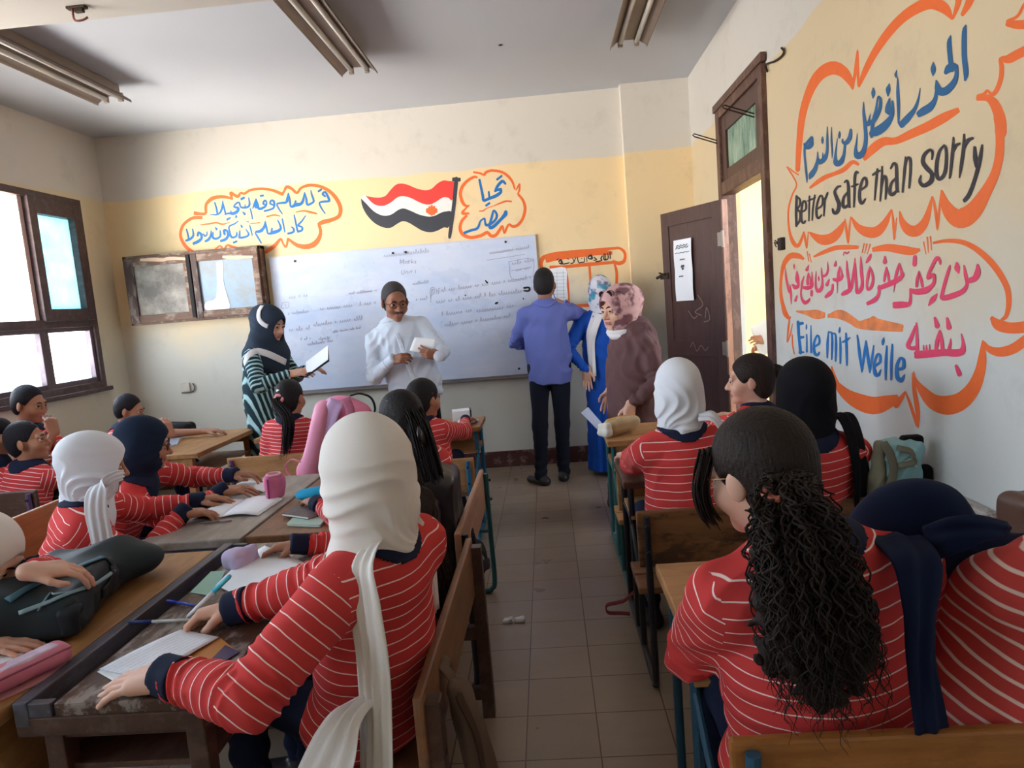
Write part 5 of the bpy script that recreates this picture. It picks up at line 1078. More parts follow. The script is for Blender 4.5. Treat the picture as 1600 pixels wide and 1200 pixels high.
strands(P, [.7, 1, .9], [P['H'](0, -.09, .03), P['H'](.0, -.125, -.06), P['T'](.86, -.02, -.14), at(650, 715, Y=2.64), at(654, 740, Y=2.63), at(655, 765, Y=2.63)], H_blk, 330, (.0036, .0018), .004, 6, spread=.024, seed=5)
m = MB(); m.tube(crom([P['H'](.075*math.cos(a), -.02-.075*math.sin(a)*.9, .10-.02*math.sin(a)) for a in np.linspace(.2, 2.9, 7)], 3), .004, 6); m.build('hair_band', plain('dark_band', (46, 46, 56), .3), P['root'], True, True)
# girls on the left, facing right
P = person('girl in a white headscarf with a hanging tail, leaning on the grey desk', at(152, 727, Y=2.60), (-1.98, 2.58, .47), -58, hy=4, hp=12, s=.90, sh=.96,
    R=dict(at=at(284, 803, Z=.745), x=(.85, .45, -.08), n=(0, 0, 1), curl=(20, 26, 14), pole=(-.05, -.45, -.9)), L=dict(at=V3(-1.62, 2.98, .74), n=(0, 0, 1)), res=.004, rs=.0055, skin='b')
headscarf(P, M_white2, .0045, bun=.015, drape=1.0, fold=1.8)
scarf_tail(P, [at(192, 742, Y=2.53), at(172, 748, Y=2.46), at(154, 762, Y=2.42), at(150, 795, Y=2.39), at(160, 845, Y=2.37), at(172, 910, Y=2.37)], [(.2, .3, 1), (.4, .1, .9), (.8, .2, .5), (.9, .4, .1), (.9, .4, 0), (.9, .4, 0)], [.04, .06, .075, .075, .072, .07], M_white2, 3, .004, .010, 22)
P = person('girl in a dark navy headscarf and glasses, between the white headscarf and the back wall', at(229, 694, Y=3.12), (-2.22, 3.16, .47), -62, hy=-2, hp=12, s=.90, sh=.96,
    R=dict(at=at(344, 768, Z=.75), x=(.95, .3, .0), n=(0, -.2, 1), curl=(14, 20, 14), pole=(-.2, -.7, -.5)), L=dict(at=at(362, 742, Z=.765), x=(.95, .1, .0), n=(0, 0, 1), curl=(22, 30, 20)), res=.004, rs=.0055, skin='b')
headscarf(P, M_navysc, .0045, bun=.008, drape=1.0, fold=.7, hang=1.0); glasses(P)
P = person('girl in a cream headscarf at the left picture edge, bent over the dark backpack', at(-24, 872, Y=1.85), (-2.06, 1.80, .47), -84, hp=34, s=.90,
    R=dict(at=at(-48, 1012, Z=.74), x=(1, .15, -.05), n=(0, 0, 1), curl=(8, 12, 8), pole=(-.3, -.8, -.4)), L=dict(at=at(46, 893, Z=.885), x=(.8, .5, -.12), n=(-.1, -.3, 1), curl=(22, 30, 18), spread=3), res=.0035, skin='c', cuffs=False, sleeve_end=.6)
headscarf(P, M_cream, .005, bun=.0, drape=1.0)
# boys by the window
P = person('boy with cropped dark hair in the dark backrest bench, looking to the right', at(44, 690, Y=3.98), (-3.22, 3.92, .46), -12, hy=-62, hp=-6, s=.86, sh=1.0, longsleeve=False, skin='b', topmat=M_red3, R=dict(at=V3(-2.98, 4.22, .735), x=(.3, .9, 0)), L=dict(at=V3(-3.3, 4.22, .735)), res=.004)
hair_cap(P, H_boy, .004, line=(.070, .076))
P = person('boy cut by the left picture edge, back of his dark head in view', at(0, 682, Y=4.02), (-3.60, 3.95, .46), -8, hy=-30, hp=8, s=.86, longsleeve=False, skin='b', topmat=M_red3)
hair_cap(P, H_boy, line=(.070, .076))
P = person('boy by the window holding a pen to his lips, eyes lowered', at(47, 632, Y=4.55), (-3.58, 4.62, .50), -72, hy=-22, hp=10, s=.90, sh=1.02, longsleeve=False, skin='b', topmat=M_red3, R=dict(at=at(85, 674, Y=4.40), x=(-.22, .05, 1), n=(.7, -.7, .1), per=[(45, 50, 30), (50, 55, 30), (55, 60, 30), (60, 60, 30)], thumb='in', pole=(.3, -.5, -.8)), L=dict(at=V3(-3.2, 4.5, .74)), res=.004, chestf=None)
hair_cap(P, H_boy, .004, line=(.070, .076)); BOY = P
P = person('boy at the tan corner desk, head half hidden by the navy headscarf', at(203, 641, Y=4.85), (-3.05, 4.86, .46), -90, hy=12, hp=14, s=.86, longsleeve=False, skin='b', topmat=M_red3, R=dict(at=at(266, 678, Y=4.72), x=(-.3, .1, 1), n=(.6, -.8, 0), curl=(30, 40, 20)), L=dict(at=V3(-2.6, 5.05, .74)))
hair_cap(P, H_boy, line=(.070, .076))
# forward facing girls in the middle
P = person('girl with a long straight ponytail and pink scrunchie, back to the camera', at(455, 622, Y=4.55), (-1.76, 4.52, .46), -6, hy=-8, hp=4, s=.88, sh=.98, skin='b', topmat=M_red3)
hair_cap(P, H_blk, style='long')
m = MB(); strands(P, [.3, 1, .9], [P['H'](.012, -.11, .005), P['H'](.014, -.15, -.03), at(450, 660, Y=4.34), at(445, 712, Y=4.36)], H_blk, 160, (.0036, .002), .002, 4, spread=.017, seed=8, name='ponytail')
c = P['H'](.012, -.122, .005); m = MB(); m.tube(crom([c+P['hl']*.030*math.cos(a)+P['hu']*.026*math.sin(a)+P['hf']*.006*math.sin(3*a) for a in np.linspace(0, 2*math.pi, 13)], 2), .010, 8); m.build('scrunchie', cloth('pink_scrunchie', (224, 150, 150)), P['root'], True, True)
m = MB(); m.tube([P['H'](.045, -.10, .055), P['H'](.02, -.118, .060), P['H'](-.01, -.120, .062)], [.004, .010, .004], 8); m.build('hair_clip', plain('white_clip', (236, 230, 226), .3), P['root'], True, True)
P = person('girl with two red hair slides and a pale blue bow, at the blue legged desk', at(664, 624, Y=4.30), (-.80, 4.28, .46), -4, hy=-34, hp=4, s=.86, sh=1.0, skin='b', R=dict(at=V3(-.60, 4.68, .74), x=(.3, 1, 0)), L=dict(at=V3(-.95, 4.70, .74), x=(0, 1, 0)))
hair_cap(P, H_blk, style='long', puff=.004)
for k in (0, 1):
    m = MB(); m.tube([P['H'](-.060-.016*k, -.055+.030*k, .075-.006*k), P['H'](-.083-.006*k, -.045+.030*k, .045-.006*k)], .0035, 6); m.build('hair_slide', plain('red_slide', (178, 60, 70), .3), P['root'], True, True)
c = P['H'](.03, -.125, .035); sdf('hair_bow', [(EL(c+P['hl']*.03, (.034, .014, .026)), 0), (EL(c-P['hl']*.02, (.034, .014, .026)), .006)], .004, cloth('pale_blue_bow', (150, 186, 214)), P['root'])
strands(P, [.3, 1, .9], [P['H'](.02, -.11, .01), P['H'](.03, -.14, -.05), P['T'](.80, .03, -.15), P['T'](.6, .03, -.16)], H_blk, 110, (.0034, .002), .003, 4, spread=.016, seed=18, name='ponytail')
# row by the door
P = person('girl in a white headscarf at the second desk of the door row', at(1058, 613, Y=2.74), (.51, 2.71, .48), 4, hy=0, hp=6, s=.94, sh=.97, skin='c',
    L=dict(at=at(985, 712, Z=.735), x=(-.35, .95, -.1), n=(0, 0, 1), curl=(30, 40, 24), thumb='side', pole=(-.5, -.4, -.8)), R=dict(at=V3(.72, 3.12, .735), x=(-.3, 1, 0)), res=.004, rs=.0055, cuffs=False, sleeve_end=1.0)
headscarf(P, M_white2, .0045, bun=.018, drape=1.0, fold=1.8)
scarf_tail(P, [at(1092, 652, Y=2.62), at(1112, 650, Y=2.60), at(1128, 668, Y=2.60), at(1140, 690, Y=2.63)], (.2, .8, .5), [.04, .06, .065, .06], M_white2, 2, .004, .012, 14)
P = person('girl in a black headscarf seen from behind, beside the painted wall', at(1254, 618, Y=2.62), (.93, 2.72, .48), 2, hp=4, s=.94, sh=1.04, wide=1.1, skin='c', L=dict(at=V3(.80, 3.12, .735), x=(0, 1, 0)), R=dict(at=V3(1.1, 3.12, .735), x=(-.2, 1, 0)), rs=.0055)
headscarf(P, M_blksc, .005, bun=.022, drape=1.1, fold=.5)
scarf_tail(P, [at(1300, 652, Y=2.60), at(1322, 652, Y=2.56), at(1338, 690, Y=2.53), at(1346, 740, Y=2.53), at(1345, 800, Y=2.56)], (.8, .6, 0), [.06, .10, .10, .10, .08], M_blksc, 2, .005, .018, 16)
scarf_tail(P, [at(1216, 655, Y=2.57), at(1222, 690, Y=2.53), at(1226, 730, Y=2.54)], (.9, -.2, 0), [.05, .055, .04], M_blksc, 2, .004, .014, 14)
P = person('girl in profile with a hair bun and small yellow hair flower, at the front desk', at(1170, 594, Y=3.62), (1.02, 3.62, .46), 38, hy=38, hp=2, s=.88, sh=1.02, skin='c', L=dict(at=V3(.85, 4.0, .735)), R=dict(at=V3(1.08, 4.0, .735)))
hair_cap(P, H_brn, .004, style='long', puff=.003)
sdf('hair_bun', [(EL(P['H'](-.02, -.135, .03), (.045, .040, .040)), 0)], .005, H_brn, P['root'], wrinkle(.004, 90, 3))
m = MB()
for k in range(5): a = k*1.257; c = P['H'](-.075, -.085, .045); m.tube([c, c+(P['hf']*math.cos(a)+P['hu']*math.sin(a))*.017-P['hl']*.006], [.006, .004], 6)
m.build('hair_flower', plain('yellow_clip', (232, 190, 70), .4), P['root'], True, True)
P = person('girl with a huge curly dark ponytail at the nearest desk of the door row', at(1184, 742, Y=1.42), (.525, 1.41, .47), 4, hy=30, hp=12, s=.97, sh=1.0, skin='c', wide=1.2, lean=(.045, -.01, 0),
    L=dict(at=V3(.44, 1.70, .735), x=(.2, 1, 0), pole=(-.75, -.35, -.65)), R=dict(at=V3(.68, 1.72, .735), x=(-.3, 1, 0), pole=(.7, -.4, -.6)), res=.0035, rs=.005, cuffs=False, puff=1.12)
hair_cap(P, H_brn, .0035, style='long', puff=.006)
g = [P['H'](-.03, -.105, -.01), at(1226, 776, Y=1.245), at(1240, 830, Y=1.205), at(1260, 900, Y=1.185), at(1276, 990, Y=1.18), at(1292, 1080, Y=1.19)]
sdf('curl_mass', [(RC(g[1]+V3(0, .01, 0), g[2], .022, .052, V3(0, 1, 0), .6), 0), (RC(g[2], g[4], .056, .085, V3(0, 1, 0), .55), .05), (RC(g[4], g[5], .080, .034, V3(0, 1, 0), .55), .05)], .004, H_brn, P['root'], wrinkle(.013, 95, 12))
strands(P, [.12, 1.05, 1.25], g, H_brn, 560, (.0021, .0012), .0075, 62, spread=.037, seed=21, name='curly_ponytail', fine=13)
c = at(1222, 771, Y=1.222); m = MB(); m.tube(crom([c+P['hl']*.032*math.cos(a)+P['hu']*(.014*math.sin(a)+.003*math.sin(6*a))+P['hf']*(.020*math.sin(a)+.004*math.sin(5*a)) for a in np.linspace(0, 2*math.pi, 21)], 2), .009, 8); m.build('scrunchie', cloth('coral_scrunchie', (206, 122, 104), var=.5, scale=60), P['root'], True, True)
strands(P, [1, 1, 1], [P['H'](.066, .060, .060), P['H'](.086, .078, .0), P['H'](.084, .082, -.05), P['H'](.076, .072, -.085)], H_brn, 90, (.0018, .0012), .0015, 4, spread=.0085, seed=31, name='forelock')
glasses(P, plain('gilt_rim', (176, 140, 96), .3, .7))
P = person('slumped girl in a deep blue headscarf and thick striped jersey at the right picture edge', at(1426, 866, Y=1.46), (.84, 1.36, .47), 8, hy=20, hp=46, hr=30, s=.98, sh=1.02, skin='c', wide=1.3, split=0, topmat=M_red2, lean=(.14, -.10, .085), L=dict(at=V3(.78, 1.72, .735), x=(.3, 1, 0), pole=(.1, .2, -1)), R=dict(at=V3(1.05, 1.72, .735), x=(-.3, 1, 0), pole=(.2, .1, -1)), rs=.005, cuffs=False)
headscarf(P, M_nv2, .005, bun=.03, drape=.75, fold=.6, down=.05, size=1.0)
scarf_tail(P, [at(1400, 840, Y=1.34), at(1432, 880, Y=1.23), at(1438, 960, Y=1.17), at(1440, 1040, Y=1.16), at(1455, 1140, Y=1.17)], (1, .1, 0), [.10, .085, .055, .05, .06], M_nv2, 2, .005, .016, 18)
scarf_tail(P, [at(1450, 850, Y=1.33), at(1490, 835, Y=1.27), at(1530, 826, Y=1.25), at(1574, 828, Y=1.27)], (.1, .35, 1), [.07, .065, .05, .03], M_nv2, 2, .003, .014, 14)
# ---------------------------------------------------------------- grown-ups
P = person('woman in a navy and white headscarf and striped robe, reading from an open folder', at(422, 508, Y=5.4), (-2.27, 5.45, .93), -98, hy=-10, hp=14, s=.98, sh=1.1, legs='robe', skin='c', topmat=M_abaya, shirtname='robe', collar=None, cuffs=None, wide=1.28, vstripe=True,
    L=dict(at=at(462, 583, Y=5.18)+V3(0, .18, .0), x=(.95, .1, .1), n=(.1, .2, 1), curl=(20, 26, 16)), R=dict(at=at(452, 584, Y=5.16), x=(.96, .12, .06), n=(-.1, -.5, .8), curl=(16, 22, 14)), res=.004)
hs = headscarf(P, cloth('navy_slate_scarf', (40, 52, 68)), .005, bun=.02, drape=1.45, fold=1.0, down=.15, open_=.95, size=1.06, hang=1.05, cape=1.12)
sdf('under_cap', [(EL(P['H'](0, -.005, .030), np.array([.0815, .094, .094])*P['sh'], P['Rh']), 0), (PL(P['H'](0, .02, .045), (P['hf']*-.25-P['hu']*.97)), .01, 'int')], .0045, cloth('beige_cap', (196, 172, 152)), P['root'])
rb = [c for c in P['root'].children if c.name.startswith('robe')]
applied_band(P, [hs]+rb, [(410, 478), (405, 487), (405, 498), (411, 506), (419, 510)], .034, M_white, 'white_band')
applied_band(P, [hs]+rb, [(382, 568), (388, 556), (400, 549), (416, 552), (432, 559), (446, 566)], .05, M_white, 'white_band')
HOLD = P
P = person('man in a white shirt, glasses and moustache, looking at a sheet before the whiteboard', at(617, 472, Y=5.32), (-1.06, 5.42, .93), 192, hy=14, hp=14, s=1.0, sh=1.16, legs='stand', feet=((-.95, 5.45, 0), (-1.20, 5.45, 0)), skin='d', topmat=cloth('white_shirt', (206, 216, 230), .8, .05, 10), shirtname='shirt', collar=cloth('white_shirt_collar', (206, 216, 230)), cuffs=cloth('white_shirt_cuff', (206, 216, 230)), trousers=M_black, wide=1.22, hem=.84,
    L=dict(at=at(686, 556, Y=5.12), x=(-.75, -.35, .25), n=(.3, -.7, -.2), curl=(30, 40, 24), thumb='in', pole=(.55, .25, -.8)), R=dict(at=at(612, 563, Y=5.14), x=(.85, -.4, .15), n=(-.2, -.75, .35), curl=(36, 48, 30), thumb='in', pole=(-.55, .25, -.8)), res=.004, rs=.006, wr=.009)
hair_cap(P, H_gry, .0045, line=(.062, .084)); glasses(P, M_iris, True, .025)
m = MB(); H = P['H']; m.tube(crom([H(-.034, .083, -.060), H(-.018, .099, -.050), H(0, .103, -.047), H(.018, .099, -.050), H(.034, .083, -.060)], 3), [.003, .005, .007, .008, .008, .008, .008, .008, .008, .007, .005, .004, .003][:13], 8); m.build('moustache', H_gry, P['root'], True, True)
m = MB(); m.ribbon(crom(on_front(P, [(0, u) for u in (.90, .78, .64, .5, .36, .2, .05)])), P['bl'], .034, .006, 6); m.build('placket', cloth('white_shirt_placket', (214, 222, 234)), P['root'], True, True)
for u in (.82, .68, .54, .40, .26, .12):
    c = on_front(P, [(0, u)], .008)[0]; MB().tube([c, c+P['bf']*.004], .006, 8).build('button', plain('button', (190, 196, 208), .3), P['root'], world=True)
for q in (-1, 1):
    n0 = P['N']; m = MB(); m.ribbon(crom([n0-P['bf']*.05+P['bl']*q*.055+P['ax']*.035, n0+P['bl']*q*.068+P['ax']*.022, n0+P['bf']*.055+P['bl']*q*.045-P['ax']*.005, n0+P['bf']*.105+P['bl']*q*.035-P['ax']*.055]), P['ax'], .05, .006, 6); m.build('collar_wing', cloth('white_shirt_placket', (214, 222, 234)), P['root'], True, True)
pk = on_front(P, [(.075, .70), (.075, .56), (.02+.01, .56), (.03, .70)], .003)
MAN = P
P = person('man in a blue shirt and dark trousers seen from behind, writing on the wall chart', at(851, 446, Y=5.72), (.0, 5.70, .97), 4, hy=-14, hp=4, s=1.0, sh=1.03, legs='stand', feet=((-.135, 5.66, 0), (.055, 5.76, 0)), wr=.010, skin='d', topmat=cloth('blue_shirt', (100, 112, 182), .75, .08, 9), shirtname='shirt', collar=cloth('blue_shirt_collar', (100, 112, 182)), cuffs=None, trousers=cloth('ink_trousers', (20, 24, 38)), wide=1.08, hem=.83, shoes=(34, -6),
    R=dict(at=V3(.17, 6.12, 1.47), x=(-.55, .7, .35), n=(.5, -.2, .6), per=[(38, 42, 20), (42, 48, 24), (46, 52, 26), (50, 55, 28)], thumb='in', pole=(.9, -.1, -.6)), L=dict(at=V3(-.12, 6.0, 1.12), x=(.8, .5, .2), pole=(-.9, -.2, -.5)), res=.0045, rs=.006)
hair_cap(P, H_boy if False else H_blk, .0045, puff=.006)
m = MB(); p0 = V3(.10, 6.25, 1.51); m.tube([p0, p0+V3(-.02, .10, .07)], .0045, 8); pen = tag(m.build('pen', plain('blue_pen', (40, 70, 170), .3)), 'blue pen in the hand of the man writing on the wall chart', 'pen')
Mfl = NT('floral_scarf'); v = Mfl.obj(); n1 = Mfl.noise(16, 3, v); n2 = Mfl.noise(9, 2, v, .4)
Mfl.col(Mfl.mixc(Mfl.ramp(n2, ((.56, 0.0), (.60, 1.0))), Mfl.mixc(Mfl.ramp(n1, ((.50, 0.0), (.60, 1.0))), lin((214, 214, 226)), lin((116, 112, 150))), lin((64, 150, 176)))).rough(.8)
P = person('woman in a bright blue robe and floral scarf, facing the wall chart', at(939, 458, Y=5.85), (.47, 5.88, .93), -12, hy=-6, hp=4, s=.95, sh=1.05, legs='robe', skin='c', topmat=cloth('royal_blue_robe', (18, 78, 178), .7, .08), shirtname='robe', collar=None, cuffs=None, wide=1.05, hem=.04, L=dict(at=V3(.30, 5.72, .92), x=(0, .3, -.9)), R=dict(at=V3(.7, 6.0, 1.0)))
headscarf(P, Mfl.m, .0055, bun=.014, drape=.9, fold=.9); scarf_tail(P, [P['N']+V3(-.03, -.08, .02), P['N']+V3(-.09, -.10, -.12), V3(.35, 5.74, 1.12), V3(.35, 5.73, .86)], (.8, -.4, 0), [.10, .09, .07, .06], M_white, 2, .004, .012, 12, name='white_shawl')
Mpk = NT('rose_scarf'); v = Mpk.obj(); n1 = Mpk.noise(11, 3, v)
Mpk.col(Mpk.mixc(Mpk.ramp(n1, ((.42, 0.0), (.52, 1.0))), lin((118, 76, 84)), lin((206, 164, 164)))).rough(.8)
P = person('woman in a brown robe and rose scarf with sunglasses pushed up, near the door', at(966, 483, Y=4.70), (.56, 4.72, .93), 100, hy=24, hp=6, s=.96, sh=1.16, legs='robe', skin='c', topmat=cloth('brown_robe', (102, 74, 76), .85, .1), shirtname='robe', collar=None, cuffs=None, wide=1.42, hem=.05, L=dict(at=V3(.50, 4.46, .80), x=(-.2, -.0, -1), n=(0, -1, 0), pole=(.9, -.2, -.2)), R=dict(at=V3(.42, 4.97, .84), x=(-.3, 0, -1), n=(0, 1, 0)), res=.004, wr=.010, lean=(.05, 0, 0))
headscarf(P, Mpk.m, .005, bun=.03, drape=.8, fold=1.1, open_=1.0, down=.05, size=1.03)
scarf_tail(P, [P['H'](-.05, .06, -.12), P['H'](.02, .085, -.135), P['H'](.085, .05, -.135), P['H'](.10, -.02, -.15)], (0, 0, 1), [.05, .06, .06, .05], M_white, 2, .003, .02, 12, name='white_under_scarf')
glasses(P, M_iris, False, .026, 'sunglasses', .098, -.030)
o = [c for c in P['root'].children if c.name.startswith('sunglasses')][0]
for q in (-1, 1):
    mm = MB(); mm.add([P['H'](q*.033+.026*math.cos(a), .078, .098+.020*math.sin(a)) for a in np.linspace(0, 2*math.pi, 14, endpoint=False)], [tuple(range(14))]); mm.build('lens', plain('dark_lens', (40, 24, 30), .1), o, world=True)
WB = P
P = person('person outside the doorway in a pink top holding white paper, mostly hidden by the wall', (2.10, 5.66, 1.53), (2.10, 5.66, .95), 95, hp=14, s=.97, legs='stand', feet=((2.10, 5.55, 0), (2.10, 5.77, 0)), skin='b', topmat=cloth('pink_top', (222, 150, 156)), shirtname='shirt', cuffs=None, collar=None, L=dict(at=at(1204, 532, X=1.80), x=(-.95, .1, .15), n=(0, -.8, .4), curl=(24, 34, 20), thumb='in', pole=(.2, -.6, -.8)), R=dict(at=at(1200, 545, X=1.86), x=(-.9, 0, .2), n=(0, .6, .7), curl=(30, 40, 20), thumb='in'))
headscarf(P, M_white)
# ---------------------------------------------------------------- things on the desks
def ruled(name, paper, line, sp, ang=0.0, w=.12):
    t = NT(name); v = t.n('TexCoord').outputs['Generated']; mp = t.n('Mapping'); mp.inputs['Rotation'].default_value = (0, 0, ang); t.l(v, mp.inputs[0]); z = t.n('SeparateXYZ'); t.l(mp.outputs[0], z.inputs[0])
    f = t.math('FRACT', t.math('MULTIPLY', z.outputs[0], sp)); g = t.math('LESS_THAN', f, w); brk = t.math('GREATER_THAN', t.noise(22, 2, v), .42)
    t.col(t.mixc(t.math('MULTIPLY', t.math('MULTIPLY', g, brk), .55), lin(paper), lin(line))).rough(.8); return t.m
M_rule = ruled('written_sheet', (232, 236, 244), (150, 158, 186), 16, .5); M_rule2 = ruled('ruled_sheet', (238, 238, 242), (178, 188, 208), 22, -.3)
def lerp(a, b, t): return np.asarray(a)+(np.asarray(b)-np.asarray(a))*t
def sheet(c4, bend=.0, th=.0012, n=8, lift=.0, curl=0.0, mb=None):
    """paper between four corner points (a,b,c,d around), bent upward"""
    m = mb or MB(); a, b, c, d = [np.asarray(q, float) for q in c4]; nrm = unit(np.cross(b-a, d-a)); nrm = nrm if nrm[2] > 0 else -nrm
    top = []; bot = []
    for j in range(n+1):
        for i in range(n+1):
            u, v = i/n, j/n; p = lerp(lerp(a, b, u), lerp(d, c, u), v)+nrm*(bend*math.sin(math.pi*u)+lift+curl*u*u)
            top.append(p+nrm*th); bot.append(p)
    k = n+1; F = []
    for j in range(n):
        for i in range(n): q = (j*k+i, j*k+i+1, (j+1)*k+i+1, (j+1)*k+i); F.append(q); F.append(tuple(x+k*k for x in q[::-1]))
    rim = [i for i in range(k)]+[j*k+n for j in range(1, k)]+[n*k+i for i in range(n-1, -1, -1)]+[j*k for j in range(n-1, 0, -1)]
    for i in range(len(rim)): a_, b_ = rim[i], rim[(i+1) % len(rim)]; F.append((a_, a_+k*k, b_+k*k, b_))
    return m.add(top+bot, F)
def px4(pts, z): return [at(x, y, Z=z) for x, y in pts]
ZD = .701
def one(name, mb, mat, label, cat, smooth=False, group=None): return tag(mb.build(name, mat, None, smooth), label, cat, group)
# foreground dark desk
c4 = px4([(155, 1046), (283, 984), (343, 996), (236, 1063)], ZD+.004)
r = empty('folded_sheet', 'folded written sheet under the left hand of the girl in the cream headscarf', 'paper', sum(c4)/4)
sheet(c4, .004, mb=None).build('sheet', M_rule, r, True, True); c5 = px4([(152, 1050), (175, 1040), (250, 1060), (180, 1066)], ZD+.0005); sheet(c5, .001).build('lower_sheet', M_paper, r, True, True)
c4 = px4([(285, 1022), (345, 998), (372, 1020), (310, 1048)], ZD)
r = empty('booklet', 'orange and purple booklet under the folded sheet on the dark desk', 'booklet', sum(c4)/4)
sheet(c4, 0, .002).build('cover', plain('booklet_orange', (186, 122, 52), .4), r, world=True); sheet(px4([(318, 1042), (352, 1008), (374, 1019), (330, 1046)], ZD+.0024), 0, .0006).build('purple_band', plain('booklet_purple', (66, 50, 92), .4), r, world=True)
one('loose_sheet', sheet(px4([(337, 916), (414, 856), (500, 894), (382, 936)], ZD+.002), .012, lift=.002, curl=.006), M_paper, 'large white sheet on the dark desk below the lilac pouch', 'paper', True)
one('card', sheet(px4([(297, 926), (330, 893), (352, 892), (334, 932)], ZD+.0003), 0, .001), plain('mint_card', (150, 190, 172), .6), 'pale green card half under the large white sheet', 'card')
def pen(p0, p1, label, c1, c2, r_=.0045):
    p0, p1 = np.asarray(p0), np.asarray(p1); R_ = empty('pen', label, 'pen', (p0+p1)/2); d = p1-p0
    MB().tube([p0, p0+d*.06, p0+d*.62], [r_*.25, r_*.9, r_], 10).build('barrel', plain('pen_'+str(c1), c1, .3), R_, True, True)
    MB().tube([p0+d*.62, p0+d*.97, p1], [r_*1.12, r_*1.12, r_*.8], 10).build('cap', plain('pen_'+str(c2), c2, .3), R_, True, True)
ph = at(291, 966, Z=ZD+.002); pen(ph, at(360, 899, Y=ph[1]+.02), 'white and turquoise marker pen held in the writing hand in the foreground', (222, 230, 240), (84, 196, 220), .0062)
pen(at(305, 946, Z=.707), at(261, 939, Z=.707), 'blue ballpoint lying by the fingertips of the writing hand', (40, 70, 190), (30, 60, 200))
pen(at(300, 968, Z=.707), at(200, 973, Z=.707), 'clear ballpoint with a dark blue cap, nearest of the pens on the dark desk', (190, 190, 190), (34, 62, 140))
def cushion(name, c, h, R=None, mat=None, label='', cat='', res=.005, r=.02, dk=.003, f=45, seed=3, parent=None, extra=(), bx=True):
    prim = BX(c, h, R, r) if bx else EL(c, h, R); V, Q = surface([(prim, 0)]+list(extra), res, wrinkle(dk, f, seed)); o = npmesh(name, V, Q, mat, parent)
    return tag(o, label, cat) if label else o
def yawR(d, tilt=0): return np.array((Matrix.Rotation(math.radians(d), 3, 'Z') @ Matrix.Rotation(math.radians(tilt), 3, 'X')).transposed())
c = at(376, 872, Z=.735); cushion('pouch', c, (.032, .058, .034), yawR(-25), cloth('lilac_cloth', (206, 192, 228)), 'lilac pencil pouch held by the hidden pupil on the dark desk', 'pouch', .004, .02, .006, 70, 5)
# brown plank desk
c = at(492, 772, Z=.728); cushion('pouch', c, (.085, .055, .028), yawR(10), cloth('cyan_cloth', (40, 160, 206)), 'bright cyan pouch on the brown plank desk', 'pouch', .005, .02, .004, 50, 6, bx=False)
one('eraser', MB().box(at(497, 788, Z=.709), (.05, .022, .014), Matrix.Rotation(.3, 3, 'Z'), .004), plain('pink_eraser', (220, 130, 140), .6), 'small pink eraser beside the cyan pouch', 'eraser')
def book(name, label, cat, pts, z, th, cover, page=None, group=None):
    a = px4(pts, z); r = empty(name, label, cat, sum(a)/4, 0, group); cc = sum(a)/4
    sheet(a, 0, .0015).build('cover', cover, r, world=True); sheet([q+(cc-q)*.03+V3(0, 0, .0017) for q in a], 0, th).build('page_block', page or M_paper, r, world=True); sheet([q+V3(0, 0, th+.002) for q in a], 0, .0015).build('cover', cover, r, world=True); return r
book('notebook', 'pale green notebook at the bottom of the small pile on the brown desk', 'notebook', [(448, 822), (462, 808), (512, 812), (500, 824)], ZD, .006, plain('green_cover', (170, 204, 190), .5))
book('notebook', 'white notebook with dark cover art on top of the small pile on the brown desk', 'notebook', [(440, 806), (462, 793), (512, 800), (482, 812)], ZD+.010, .007, plain('sketch_cover', (96, 84, 88), .5, var=.7, scale=40))
# grey desk
def open_book(name, label, sp0, sp1, left, right, z=ZD, mat=None):
    s0, s1 = at(*sp0, Z=z), at(*sp1, Z=z); r = empty(name, label, 'notebook', (s0+s1)/2)
    for nm, (q0, q1) in (('left_page', left), ('right_page', right)):
        e0, e1 = at(*q0, Z=z), at(*q1, Z=z); sheet([s0, e0, e1, s1], .012, .004).build(nm, mat or M_rule2, r, True, True)
    return r
open_book('open_notebook', 'large open notebook lying on the grey desk before the girl in the white headscarf', (345, 809), (385, 779), ((300, 812), (342, 783)), ((404, 806), (442, 780)))
open_book('open_notebook', 'open notebook under the hands of the girl in the navy headscarf', (388, 771), (404, 754), ((348, 776), (370, 757)), ((412, 770), (430, 752)))
pen(at(312, 818, Z=.706), at(362, 813, Z=.706), 'grey pencil lying along the edge of the grey desk notebook', (120, 112, 116), (150, 120, 120), .004)
c = at(429, 760, Z=.760); r = empty('pencil_pouch', 'pink upright pencil pouch standing on the grey desk', 'pouch', c-V3(0, 0, .06))
cushion('body', c, (.045, .028, .058), yawR(35, 8), cloth('pink_mesh', (214, 122, 160)), parent=r, res=.004, dk=.005, f=60, seed=9)
m = MB(); a_ = yawR(35, 8); m.tube(crom([c+a_.T @ V3(.03*math.cos(q), .0+.022*math.sin(q), .060) for q in np.linspace(0, 6.28, 11)]), .005, 6); m.build('rim', cloth('pale_pink_trim', (236, 180, 196)), r, True, True)
m = MB(); m.tube([c+a_.T @ V3(x, -.030, z) for x, z in ((-.036, -.05), (-.036, .05))], .004, 6); m.build('seam', cloth('magenta_trim', (176, 60, 120)), r, True, True)
